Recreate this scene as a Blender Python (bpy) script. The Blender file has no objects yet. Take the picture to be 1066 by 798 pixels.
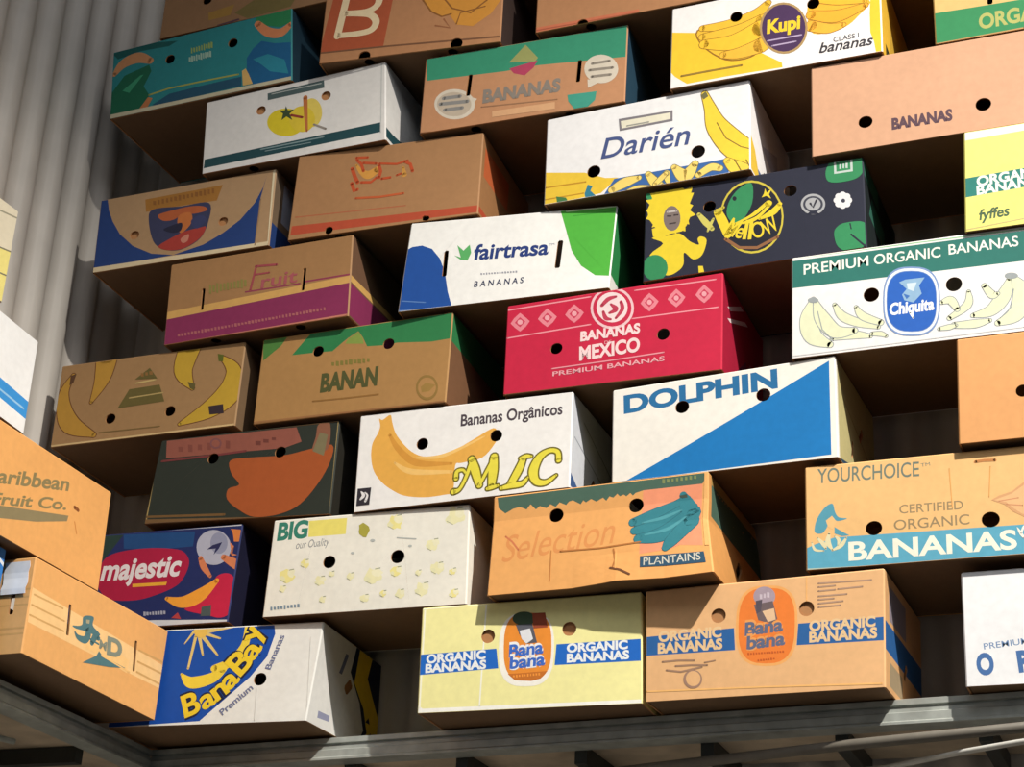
import bpy, math, random
from mathutils import Vector, Matrix
from mathutils.geometry import tessellate_polygon
random.seed(7)
C = bpy.context.scene.collection
sc = bpy.context.scene

# ------------------------------------------------------------ camera, world, lights, exposure
CAM = (1.01164, -3.54391, -1.01789, 0.40506, 0.40820, 0.05825, 1.90788, -0.03767, 0.05471)          # x, y, z, pitch, yaw, roll, focal (image widths x 1066)
cd = bpy.data.cameras.new('camera'); cam = bpy.data.objects.new('camera', cd); C.objects.link(cam)
def cam_axes():
    p, y, r = CAM[3:6]
    cy, sy, cp, sp = math.cos(y), math.sin(y), math.cos(p), math.sin(p)
    f = Vector((-sy*cp, cy*cp, sp)); rt = Vector((cy, sy, 0)); up = rt.cross(f)
    return math.cos(r)*rt + math.sin(r)*up, -math.sin(r)*rt + math.cos(r)*up, f
RT, UP, FW = cam_axes()
m3 = Matrix((RT, UP, -FW)).transposed()
cam.matrix_world = Matrix.Translation(CAM[:3]) @ m3.to_4x4()
cd.sensor_fit = 'HORIZONTAL'; cd.sensor_width = 36; cd.lens = CAM[6]*1000/1066*36
cd.shift_x = -CAM[7]*1000/1066; cd.shift_y = CAM[8]*1000/1066   # the photo is cropped slightly off centre
cd.clip_start = .05; cd.clip_end = 60
sc.camera = cam

w = bpy.data.worlds.new('world'); sc.world = w; w.use_nodes = True
w.node_tree.nodes['Background'].inputs[0].default_value = (.86, .93, 1, 1)
w.node_tree.nodes['Background'].inputs[1].default_value = 0.11

def lamp(name, kind, loc, target, energy, color, **kw):
    ld = bpy.data.lights.new(name, kind); ld.energy = energy; ld.color = color
    for k, v in kw.items(): setattr(ld, k, v)
    o = bpy.data.objects.new(name, ld); C.objects.link(o); o.location = loc
    o.rotation_euler = (Vector(target)-Vector(loc)).to_track_quat('-Z', 'Y').to_euler()
    return o
lamp('high_bay_lamp', 'SPOT', (3.0, -2.9, 4.8), (-.35, -.2, -1.2), 2950, (1, .95, .86), spot_size=math.radians(56), spot_blend=1, shadow_soft_size=.06)
lamp('cool_fill', 'AREA', (1.2, -3.6, 4.0), (.1, 0, 1.3), 50, (.95, .97, 1), shape='RECTANGLE', size=2, size_y=1.5)  # added soft fill to lift the upper rows, not a real opening

sc.view_settings.view_transform = 'Standard'; sc.view_settings.look = 'None'
sc.view_settings.gamma = 1; sc.view_settings.use_curve_mapping = False
sc.view_settings.exposure = 0.0

# ------------------------------------------------------------ materials
def lin(c):
    return tuple((v/255/12.92 if v/255 <= .04045 else ((v/255+.055)/1.055)**2.4) for v in c) + (1,)
MATS = {}
def card(c, rough=.62, scale=60, amt=.10):
    """printed corrugated board: ink colour with faint fibre mottling and a fine bump"""
    key = (c, rough)
    if key in MATS: return MATS[key]
    m = bpy.data.materials.new('printed_board_%d_%d_%d' % c); m.use_nodes = True
    nt = m.node_tree; b = nt.nodes['Principled BSDF']; L = nt.links
    tc = nt.nodes.new('ShaderNodeTexCoord'); n = nt.nodes.new('ShaderNodeTexNoise')
    n.inputs['Scale'].default_value = scale; n.inputs['Detail'].default_value = 5
    n2 = nt.nodes.new('ShaderNodeTexNoise'); n2.inputs['Scale'].default_value = 7; n2.inputs['Detail'].default_value = 3
    L.new(tc.outputs['Object'], n.inputs['Vector']); L.new(tc.outputs['Object'], n2.inputs['Vector'])
    ad = nt.nodes.new('ShaderNodeMath'); ad.operation = 'ADD'
    L.new(n.outputs['Fac'], ad.inputs[0]); L.new(n2.outputs['Fac'], ad.inputs[1])
    mr = nt.nodes.new('ShaderNodeMapRange'); mr.inputs[1].default_value = .6; mr.inputs[2].default_value = 1.4
    mr.inputs[3].default_value = 1-amt; mr.inputs[4].default_value = 1+amt*.6
    L.new(ad.outputs[0], mr.inputs[0])
    mx = nt.nodes.new('ShaderNodeVectorMath'); mx.operation = 'SCALE'
    mx.inputs[0].default_value = lin(c)[:3]; L.new(mr.outputs[0], mx.inputs['Scale'])
    L.new(mx.outputs[0], b.inputs['Base Color'])
    b.inputs['Roughness'].default_value = rough; b.inputs['Specular IOR Level'].default_value = .25
    MATS[key] = m
    return m
def plain(name, c, rough=.5, metal=0., scale=18, amt=.15, bump=0):
    m = bpy.data.materials.new(name); m.use_nodes = True
    nt = m.node_tree; b = nt.nodes['Principled BSDF']; L = nt.links
    tc = nt.nodes.new('ShaderNodeTexCoord'); n = nt.nodes.new('ShaderNodeTexNoise')
    n.inputs['Scale'].default_value = scale; n.inputs['Detail'].default_value = 6
    L.new(tc.outputs['Object'], n.inputs['Vector'])
    mr = nt.nodes.new('ShaderNodeMapRange'); mr.inputs[1].default_value = .3; mr.inputs[2].default_value = .7
    mr.inputs[3].default_value = 1-amt; mr.inputs[4].default_value = 1+amt
    L.new(n.outputs['Fac'], mr.inputs[0])
    mx = nt.nodes.new('ShaderNodeVectorMath'); mx.operation = 'SCALE'
    mx.inputs[0].default_value = lin(c)[:3]; L.new(mr.outputs[0], mx.inputs['Scale'])
    L.new(mx.outputs[0], b.inputs['Base Color'])
    b.inputs['Roughness'].default_value = rough; b.inputs['Metallic'].default_value = metal
    if bump:
        bp = nt.nodes.new('ShaderNodeBump'); bp.inputs['Strength'].default_value = bump; bp.inputs['Distance'].default_value = .002
        L.new(n.outputs['Fac'], bp.inputs['Height']); L.new(bp.outputs[0], b.inputs['Normal'])
    return m
KRAFT = (178, 128, 84); KRAFT_RAW_SHADED = (124, 96, 70)      # outer board, darker tone for raw lid tops and shade painted into tray bottoms
M_STEEL = plain('galvanised_steel', (176, 180, 174), .42, .3, 25, .18)
M_PIPE = plain('dull_conduit', (112, 106, 96), .6, .1)
M_DARKSTEEL = plain('dark_steel', (52, 54, 50), .5, .2)
M_WALL = plain('painted_corrugated_steel', (198, 191, 182), .55, 0, 9, .06)
M_DECK = plain('weathered_plywood', (196, 178, 154), .8, 0, 12, .2)
M_FLOOR = plain('concrete', (84, 80, 74), .8, 0, 4, .12)

# ------------------------------------------------------------ setting
class MB:
    """collects faces of one mesh object"""
    def __init__(s): s.v = []; s.f = []; s.mi = []; s.mats = []
    def mat(s, m):
        if m not in s.mats: s.mats.append(m)
        return s.mats.index(m)
    def face(s, pts, m):
        k = len(s.v); s.v += [tuple(p) for p in pts]; s.f.append(tuple(range(k, k+len(pts)))); s.mi.append(s.mat(m))
    def box(s, a, b, m):
        x0, y0, z0 = a; x1, y1, z1 = b
        p = [(x0,y0,z0),(x1,y0,z0),(x1,y1,z0),(x0,y1,z0),(x0,y0,z1),(x1,y0,z1),(x1,y1,z1),(x0,y1,z1)]
        for q in ((3,2,1,0),(4,5,6,7),(0,1,5,4),(1,2,6,5),(2,3,7,6),(3,0,4,7)): s.face([p[i] for i in q], m)
    def prism(s, prof, A, B, m, up=Vector((0,0,1))):
        """profile (out, z) swept from A to B; out points to the right of A->B"""
        A, B = Vector(A), Vector(B); d = (B-A).normalized(); o = d.cross(up)
        a = [A+o*x+up*z for x, z in prof]; b = [B+o*x+up*z for x, z in prof]; n = len(prof)
        for i in range(n): j = (i+1) % n; s.face([a[i], a[j], b[j], b[i]], m)
        s.face(a[::-1], m); s.face(b, m)
    def tube(s, pts, r, m, seg=10):
        pts = [Vector(p) for p in pts]; rings = []
        for i, p in enumerate(pts):
            d = (pts[min(i+1, len(pts)-1)]-pts[max(i-1, 0)]).normalized()
            x = d.cross(Vector((0,0,1))).normalized(); y = d.cross(x)
            rings.append([p+r*(math.cos(t*2*math.pi/seg)*x+math.sin(t*2*math.pi/seg)*y) for t in range(seg)])
        for a, b in zip(rings, rings[1:]):
            for i in range(seg): j = (i+1) % seg; s.face([a[i], a[j], b[j], b[i]], m)
        s.face(rings[0], m); s.face(rings[-1][::-1], m)
    def build(s, name, parent=None, loc=None, smooth=False, kind=None, merge=True):
        me = bpy.data.meshes.new(name); me.from_pydata(s.v, [], s.f)
        for m in s.mats: me.materials.append(m)
        me.polygons.foreach_set('material_index', s.mi)
        if merge:
            import bmesh
            bm = bmesh.new(); bm.from_mesh(me)
            bmesh.ops.remove_doubles(bm, verts=bm.verts, dist=1e-5)
            bmesh.ops.recalc_face_normals(bm, faces=bm.faces); bm.to_mesh(me); bm.free()
        if smooth: me.polygons.foreach_set('use_smooth', [True]*len(me.polygons))
        me.update()
        o = bpy.data.objects.new(name, me); C.objects.link(o)
        if parent: o.parent = parent
        if loc: o.location = loc
        if kind: o['kind'] = kind
        return o
def thing(name, label, cat, loc, rz=0, group=None):
    o = bpy.data.objects.new(name, None); C.objects.link(o); o.empty_display_size = .1
    o.location = loc; o.rotation_euler = (0, 0, rz); o['label'] = label; o['category'] = cat
    if group: o['group'] = group
    return o

FLOOR_Z = -2.62
def ribbed(name, A, B, inward, z0, z1, pitch=.108, amp=.012, phase=0.):
    """corrugated sheet wall, soft trapezoid ribs, 60 mm thick"""
    A, B = Vector(A), Vector(B); L = (B-A).length; d = (B-A)/L; n = Vector(inward); mb = MB(); N = int(L/pitch*10)
    def off(s):
        t = math.cos(2*math.pi*(s-phase)/pitch)
        return amp*math.tanh(1.6*t)
    pts = [A+d*(L*i/N)+n*off(L*i/N) for i in range(N+1)]
    for p, q in zip(pts, pts[1:]):
        mb.face([(p.x,p.y,z0),(q.x,q.y,z0),(q.x,q.y,z1),(p.x,p.y,z1)], M_WALL)
    bk = [A-n*.06, B-n*.06]
    mb.face([(bk[0].x,bk[0].y,z0),(bk[1].x,bk[1].y,z0),(bk[1].x,bk[1].y,z1),(bk[0].x,bk[0].y,z1)], M_WALL)
    return mb.build(name, smooth=True, kind='structure')
WALL_X = -1.79; WALL_Y = .43
ribbed('wall_left', (WALL_X, -4.6, 0), (WALL_X, WALL_Y, 0), (1, 0, 0), FLOOR_Z, 4.2, pitch=.1135, phase=4.6-.263)
ribbed('wall_back', (WALL_X, WALL_Y, 0), (3.4, WALL_Y, 0), (0, -1, 0), FLOOR_Z, 4.2)
fb = MB(); fb.box((WALL_X-.06, -4.8, FLOOR_Z-.1), (3.4, WALL_Y+.06, FLOOR_Z), M_FLOOR); fb.build('floor', kind='structure')

# storage shelf carrying the cartons: beams, deck, joists
shelf = thing('storage_shelf', 'grey steel corner shelf edge with ribbed beams under the cartons', 'shelf', (WALL_X, WALL_Y, 0))
SO = Vector((WALL_X, WALL_Y, 0))
def sbuild(mb, name, smooth=False):
    o = mb.build(name, shelf, smooth=smooth); o.location = -SO
    return o
PROF = [(0, -.001), (.004, -.003), (.004, -.014), (-.004, -.016), (-.004, -.020), (.004, -.022), (.004, -.029), (.011, -.032), (.011, -.048), (.015, -.051), (.015, -.056), (-.04, -.056), (-.04, -.001)]
CX, CY = -1.428, .223
BE = (3.2, -.078)
b = MB(); b.prism(PROF, (CX, CY, 0), (BE[0], BE[1], 0), M_STEEL); sbuild(b, 'beam')
b = MB(); b.prism(PROF, (-1.39, -3.6, 0), (CX, CY, 0), M_STEEL); sbuild(b, 'beam')
dk = MB()
def slab(poly, z0, z1, m, mb):
    t = [(x, y, z1) for x, y in poly]; u = [(x, y, z0) for x, y in poly]
    mb.face(t, m); mb.face(u[::-1], m)
    for i in range(len(poly)): j = (i+1) % len(poly); mb.face([u[i], u[j], t[j], t[i]], m)
slab([(CX, CY+.042), (3.2, -.036), (3.2, WALL_Y-.02), (CX, WALL_Y-.02)], -.046, -.002, M_DECK, dk); sbuild(dk, 'deck_board')
dk = MB(); slab([(-1.76, -3.6), (-1.434, -3.6), (CX-.042, CY), (CX-.042, WALL_Y-.02), (-1.76, WALL_Y-.02)], -.046, -.002, M_DECK, dk); sbuild(dk, 'deck_board')
for x in [-1.18, -0.89, -0.6, -0.31, -0.02, 0.27, 0.56, 0.85, 1.14, 1.7, 2.3, 2.9]:
    b = MB(); b.box((x-.014, .172-.065*x, -.085), (x+.014, WALL_Y-.02, -.047), M_DARKSTEEL); sbuild(b, 'joist')
for y in (-3.0, -2.4, -1.8, -1.2, -.72, -.36, 0.0):
    b = MB(); b.box((-1.76, y-.014, -.085), (-1.48, y+.014, -.047), M_DARKSTEEL); sbuild(b, 'joist')
for x, y in ((-1.73, .37), (3.1, .36), (-1.73, -3.55)):
    b = MB(); b.box((x-.035, y-.035, FLOOR_Z), (x+.035, y+.035, -.056), M_STEEL); sbuild(b, 'upright')
for a, c_ in (((-1.74, -.9, -.095), (-1.48, -.25, -.095)), ((-1.48, -.75, -.102), (-1.74, -.1, -.102))):
    b = MB(); b.tube([a, c_], .007, M_STEEL); sbuild(b, 'brace', True)

cond = MB(); cond.tube([(-.40, .275, -.098), (-.16, .20, -.098), (.29, .075, -.098), (1.2, -.13, -.098)], .011, M_PIPE, 12)
sbuild(cond, 'conduit', True)
M_WHITE = plain('white_plastic', (205, 203, 196), .5)
wp = MB(); wp.tube([(.20, .33, -.092), (.342, .22, -.112), (.515, .111, -.112), (.627, .053, -.112), (1.0, -.10, -.112)], .006, M_WHITE, 8)
sbuild(wp, 'cable', True)


# ------------------------------------------------------------ cartons
def clip(poly, a, n):
    """keep the part of a convex polygon with (p-a).n <= 0"""
    out = []; k = len(poly)
    for i in range(k):
        p, q = poly[i], poly[(i+1) % k]
        dp = (p[0]-a[0])*n[0]+(p[1]-a[1])*n[1]; dq = (q[0]-a[0])*n[0]+(q[1]-a[1])*n[1]
        if dp <= 1e-9: out.append(p)
        if (dp < -1e-9 and dq > 1e-9) or (dp > 1e-9 and dq < -1e-9):
            t = dp/(dp-dq); out.append((p[0]+t*(q[0]-p[0]), p[1]+t*(q[1]-p[1])))
    return out
def area(p): return sum(p[i-1][0]*p[i][1]-p[i][0]*p[i-1][1] for i in range(len(p)))/2
def subtract(polys, hole):
    """convex polygons minus a convex counter-clockwise hole"""
    hx = [p[0] for p in hole]; hy = [p[1] for p in hole]; bx = (min(hx), max(hx), min(hy), max(hy)); out = []
    for P in polys:
        xs = [p[0] for p in P]; ys = [p[1] for p in P]
        if max(xs) <= bx[0] or min(xs) >= bx[1] or max(ys) <= bx[2] or min(ys) >= bx[3]: out.append(P); continue
        rest = P
        for i in range(len(hole)):
            a, b = hole[i], hole[(i+1) % len(hole)]; n = (b[1]-a[1], a[0]-b[0])
            o = clip(rest, a, (-n[0], -n[1]))
            if len(o) > 2 and abs(area(o)) > 1e-4: out.append(o)
            rest = clip(rest, a, n)
            if len(rest) < 3: break
    return out
def split_grid(polys, us, vs):
    for k, cuts in ((0, us), (1, vs)):
        for c in cuts:
            new = []
            for P in polys:
                xs = [p[k] for p in P]
                if min(xs) >= c-1e-6 or max(xs) <= c+1e-6: new.append(P); continue
                n = (1, 0) if k == 0 else (0, 1); a = (c, c)
                for s in (1, -1):
                    o = clip(P, a, (n[0]*s, n[1]*s))
                    if len(o) > 2 and abs(area(o)) > 1e-5: new.append(o)
            polys = new
    return polys
def tri(poly):
    t = tessellate_polygon([[Vector((x, y, 0)) for x, y in poly]])
    out = []
    for q in t:
        P = [poly[i] for i in q]
        if area(P) < 0: P.reverse()
        if area(P) > 1e-6: out.append(P)
    return out
def spline(pts, n=7):
    k = len(pts); out = []
    g = lambda i: pts[max(0, min(k-1, i))]
    for i in range(k-1):
        for s in range(n):
            t = s/n; o = []
            for a, b, c, d in zip(g(i-1), g(i), g(i+1), g(i+2)):
                o.append(.5*(2*b+(c-a)*t+(2*a-5*b+4*c-d)*t*t+(3*b-a-3*c+d)*t**3))
            out.append(tuple(o))
    return out+[tuple(pts[-1])]
def ribbon(pts):
    """(u, v, width) -> convex quads with round ends"""
    L = []; R = []
    for i, p in enumerate(pts):
        a, b = pts[max(i-1, 0)], pts[min(i+1, len(pts)-1)]
        dx, dy = b[0]-a[0], b[1]-a[1]; l = math.hypot(dx, dy) or 1; h = max(p[2], .3)/2
        L.append((p[0]-dy/l*h, p[1]+dx/l*h)); R.append((p[0]+dy/l*h, p[1]-dx/l*h))
    out = []
    for i in range(len(pts)-1):
        out += tri([R[i], R[i+1], L[i+1], L[i]]) if len({R[i], R[i+1], L[i+1], L[i]}) == 4 else []
    for p in (pts[0], pts[-1]):
        h = max(p[2], .3)/2; out.append([(p[0]+h*math.cos(t*math.pi/5), p[1]+h*math.sin(t*math.pi/5)) for t in range(10)])
    return out
TXT = {}
def glyphs(s, shear, bold):
    """triangles of a text line, normalised: width 0..1, cap height 1"""
    key = (s, shear, bold)
    if key in TXT: return TXT[key]
    def mesh(body):
        cu = bpy.data.curves.new('t', 'FONT'); cu.body = body; cu.size = 100; cu.shear = shear; cu.offset = bold; cu.resolution_u = 5; cu.fill_mode = 'FRONT'
        o = bpy.data.objects.new('t', cu); C.objects.link(o)
        bpy.context.view_layer.update()
        me = o.evaluated_get(bpy.context.evaluated_depsgraph_get()).to_mesh()
        me.calc_loop_triangles()
        T = [[(me.vertices[i].co.x, me.vertices[i].co.y) for i in t.vertices] for t in me.loop_triangles]
        bpy.data.objects.remove(o); bpy.data.curves.remove(cu)
        return T
    T = mesh(s); xs = [p[0] for t in T for p in t]; x0, x1 = min(xs), max(xs); cap = 69.0
    out = []
    for t in T:
        P = [((x-x0)/(x1-x0), y/cap) for x, y in t]
        out.append(P)
    TXT[key] = out
    return out
def art_polys(o):
    k = o[0]
    if k == 'p': return tri(list(o[2]))
    if k == 'v': return ribbon(spline(o[2]))
    if k == 's': return ribbon([(x, y, o[2]) for x, y in o[3]])
    if k == 'e':
        cx, cy, ax, ay, bx, by = o[2:]
        P = [(cx+ax*math.cos(t*math.pi/14)+bx*math.sin(t*math.pi/14), cy+ay*math.cos(t*math.pi/14)+by*math.sin(t*math.pi/14)) for t in range(28)]
        return [P if area(P) > 0 else P[::-1]]
    if k == 't':
        s, x, y, dx, dy, h, shear, bold = o[2:]
        l = math.hypot(dx, dy); nx, ny = -dy/l*h, dx/l*h; out = []
        for t in glyphs(s, shear, bold):
            P = [(x+a*dx+b*nx, y+a*dy+b*ny) for a, b in t]
            if area(P) < 0: P.reverse()
            if area(P) > 1e-4: out.append(P)
        return out
def hole_poly(h, grow=0.):
    if h[0] == 'c':
        r = h[3]+grow
        return [(h[1]+r*math.cos(t*math.pi/10), h[2]+r*math.sin(t*math.pi/10)) for t in range(20)]
    x0, y0, x1, y1, w_ = h[1:6]; l = math.hypot(x1-x0, y1-y0); dx, dy = (x1-x0)/l, (y1-y0)/l; q = w_/2+grow
    if y1 > y0 or (y1 == y0 and x1 > x0): pass
    n = (-dy*q, dx*q); e = (dx*q*.5, dy*q*.5)
    P = [(x0-e[0]-n[0]*.6, y0-e[1]-n[1]*.6), (x0-n[0], y0-n[1]), (x1-n[0], y1-n[1]), (x1+e[0]-n[0]*.6, y1+e[1]-n[1]*.6), (x1+e[0]+n[0]*.6, y1+e[1]+n[1]*.6), (x1+n[0], y1+n[1]), (x0+n[0], y0+n[1]), (x0-e[0]+n[0]*.6, y0-e[1]+n[1]*.6)]
    return P if area(P) > 0 else P[::-1]
T_ = 4.0      # board thickness, mm
GU = 20
CH = 3.0      # rounded edge, mm
def carton(key, label, W, D, H, loc, rz, off, warp=None, bow=0., group='banana cartons stacked against the walls'):
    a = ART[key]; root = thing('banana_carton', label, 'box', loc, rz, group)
    Wm, Dm, Hm = W*1000, D*1000, H*1000; base = card(tuple(a['base'])); side = card(tuple(a['side'])); kraft = card(KRAFT)
    TLo, TRo, BLo, BRo = off
    def W3(x, y, z):
        """carton mm (x right, y depth, z up) -> local metres, with the board's skew and dents"""
        u = min(max(x/Wm, 0), 1); v = min(max(z/Hm, 0), 1)
        dx = (BLo[0]*(1-u)+BRo[0]*u)*(1-v)+(TLo[0]*(1-u)+TRo[0]*u)*v
        dz = (BLo[1]*(1-u)+BRo[1]*u)*(1-v)+(TLo[1]*(1-u)+TRo[1]*u)*v
        dy = -bow*math.sin(math.pi*u)*math.sin(math.pi*v)*(1-y/Dm)
        if warp:
            wx, wy, wz = warp(u, y/Dm, v); dx += wx; dy += wy; dz += wz
        return ((x+dx-Wm/2)/1000, (y+dy)/1000, (z+dz)/1000)
    fine = bool(warp) or bow
    FR = {'F': (Wm, lambda u, v, d: W3(u, -d, v)), 'R': (Dm, lambda u, v, d: W3(Wm+d, u, v)), 'L': (Dm, lambda u, v, d: W3(-d, Dm-u, v))}
    lid = MB()
    for f in 'FRL':
        wd, mp = FR[f]; rect = [(CH, 0), (wd-CH, 0), (wd-CH, Hm-CH), (CH, Hm-CH)]
        holes = [hole_poly(h) for h in a.get('h'+f, ())]
        us = [wd*i/GU for i in range(1, GU)] if fine else []; vs = [Hm*i/20 for i in range(1, 20)] if fine else []
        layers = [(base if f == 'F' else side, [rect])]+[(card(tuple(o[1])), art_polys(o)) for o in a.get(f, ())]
        for li, (m, polys) in enumerate(layers):
            if li:
                c = polys
                for A_, n_ in (((CH, 0), (-1, 0)), ((wd-CH, 0), (1, 0)), ((0, .6), (0, -1)), ((0, Hm-CH), (0, 1))): c = [q for q in (clip(p, A_, n_) for p in c) if len(q) > 2]
                polys = c
            for h in holes: polys = subtract(polys, h)
            if fine: polys = split_grid(polys, us, vs)
            d = (.03 if warp else min(.03, .5/len(layers)))*li
            for p in polys: lid.face([mp(u, v, d) for u, v in p], m)
        for h in holes:      # cut edges of the hand holes
            for i in range(len(h)):
                p, q = h[i], h[(i+1) % len(h)]
                if max(p[1], q[1]) <= 0: continue
                p, q = (p[0], max(p[1], 0)), (q[0], max(q[1], 0))
                lid.face([mp(*p, 0), mp(*q, 0), mp(*q, -T_), mp(*p, -T_)], kraft)
        inn = [[(T_, 0), (wd-T_, 0), (wd-T_, Hm-T_), (T_, Hm-T_)]]
        for h in holes: inn = subtract(inn, h)
        if fine: inn = split_grid(inn, us, vs)
        for p in inn: lid.face([mp(u, v, -T_) for u, v in p][::-1], kraft)
    # back, top, edges, rim
    seg = [i/GU for i in range(GU+1)] if fine else [0, 1]
    def strip(fa, fb, m):
        for s, t in zip(seg, seg[1:]): lid.face([fa(s), fa(t), fb(t), fb(s)], m)
    top_y = lambda s: CH+(Dm-CH)*s; top_x = lambda s: CH+(Wm-2*CH)*s
    raw = card(KRAFT_RAW_SHADED)      # lids are unprinted on top, with the usual big cut-out
    tp = [[(CH, CH), (Wm-CH, CH), (Wm-CH, Dm), (CH, Dm)]]
    if not a.get('closed'): tp = subtract(tp, [(Wm*.2, Dm*.22), (Wm*.8, Dm*.22), (Wm*.8, Dm*.78), (Wm*.2, Dm*.78)])
    if fine: tp = split_grid(tp, [Wm*i/GU for i in range(1, GU)], [])
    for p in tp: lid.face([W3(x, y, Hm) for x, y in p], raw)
    strip(lambda s: W3(CH+(Wm-2*CH)*s, 0, Hm-CH), lambda s: W3(CH+(Wm-2*CH)*s, CH, Hm), base)
    strip(lambda s: W3(Wm, CH+(Dm-2*CH)*s, Hm-CH), lambda s: W3(Wm-CH, CH+(Dm-2*CH)*s, Hm), side)
    strip(lambda s: W3(0, CH+(Dm-2*CH)*s, Hm-CH), lambda s: W3(CH, CH+(Dm-2*CH)*s, Hm), side)
    strip(lambda s: W3(Wm-CH, 0, (Hm-CH)*s), lambda s: W3(Wm, CH, (Hm-CH)*s), base)
    strip(lambda s: W3(CH, 0, (Hm-CH)*s), lambda s: W3(0, CH, (Hm-CH)*s), base)
    lid.face([W3(0, Dm-CH, 0), W3(Wm, Dm-CH, 0), W3(Wm-CH, Dm, Hm), W3(CH, Dm, Hm)], base)
    lid.face([W3(Wm-CH, 0, Hm-CH), W3(Wm, CH, Hm-CH), W3(Wm-CH, CH, Hm)], base); lid.face([W3(CH, 0, Hm-CH), W3(0, CH, Hm-CH), W3(CH, CH, Hm)], base)
    strip(lambda s: W3(CH+(Wm-2*CH)*s, 0, 0), lambda s: W3(T_+(Wm-2*T_)*s, T_, 0), kraft)
    strip(lambda s: W3(Wm, CH+(Dm-CH)*s, 0), lambda s: W3(Wm-T_, T_+(Dm-T_)*s, 0), kraft)
    strip(lambda s: W3(0, CH+(Dm-CH)*s, 0), lambda s: W3(T_, T_+(Dm-T_)*s, 0), kraft)
    lid.build('lid', root, merge=False)
    # inner tray that holds the fruit: walls set behind the lid, bottom with vent holes
    tr = MB(); g = T_+1.5; tr_h = Hm-14
    for f in 'FRL':
        wd, mp = FR[f]; P = [[(g, 1.0), (wd-g, 1.0), (wd-g, tr_h), (g, tr_h)]]
        for h in a.get('h'+f, ()):
            if h[-1] == 0: P = subtract(P, hole_poly(h, 2.5))
        if fine: P = split_grid(P, [wd*i/GU for i in range(1, GU)], [Hm*i/20 for i in range(1, 20)])
        for p in P: tr.face([mp(u, v, -g) for u, v in p], kraft)
    tr.face([W3(g, Dm-g, 1), W3(Wm-g, Dm-g, 1), W3(Wm-g, Dm-g, tr_h), W3(g, Dm-g, tr_h)], kraft)
    bot = [[(g, g), (Wm-g, g), (Wm-g, Dm-g), (g, Dm-g)]]
    for hx in ((.27, .73) if a.get('vents') else ()): bot = subtract(bot, hole_poly(('c', Wm*hx, Dm*.06, 13)))
    if fine: bot = split_grid(bot, [Wm*i/GU for i in range(1, GU)], [])
    for p in bot: tr.face([W3(x, y, 1.0) for x, y in p][::-1], card(KRAFT_RAW_SHADED))
    tr.build('tray', root, merge=False)
    return root

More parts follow.
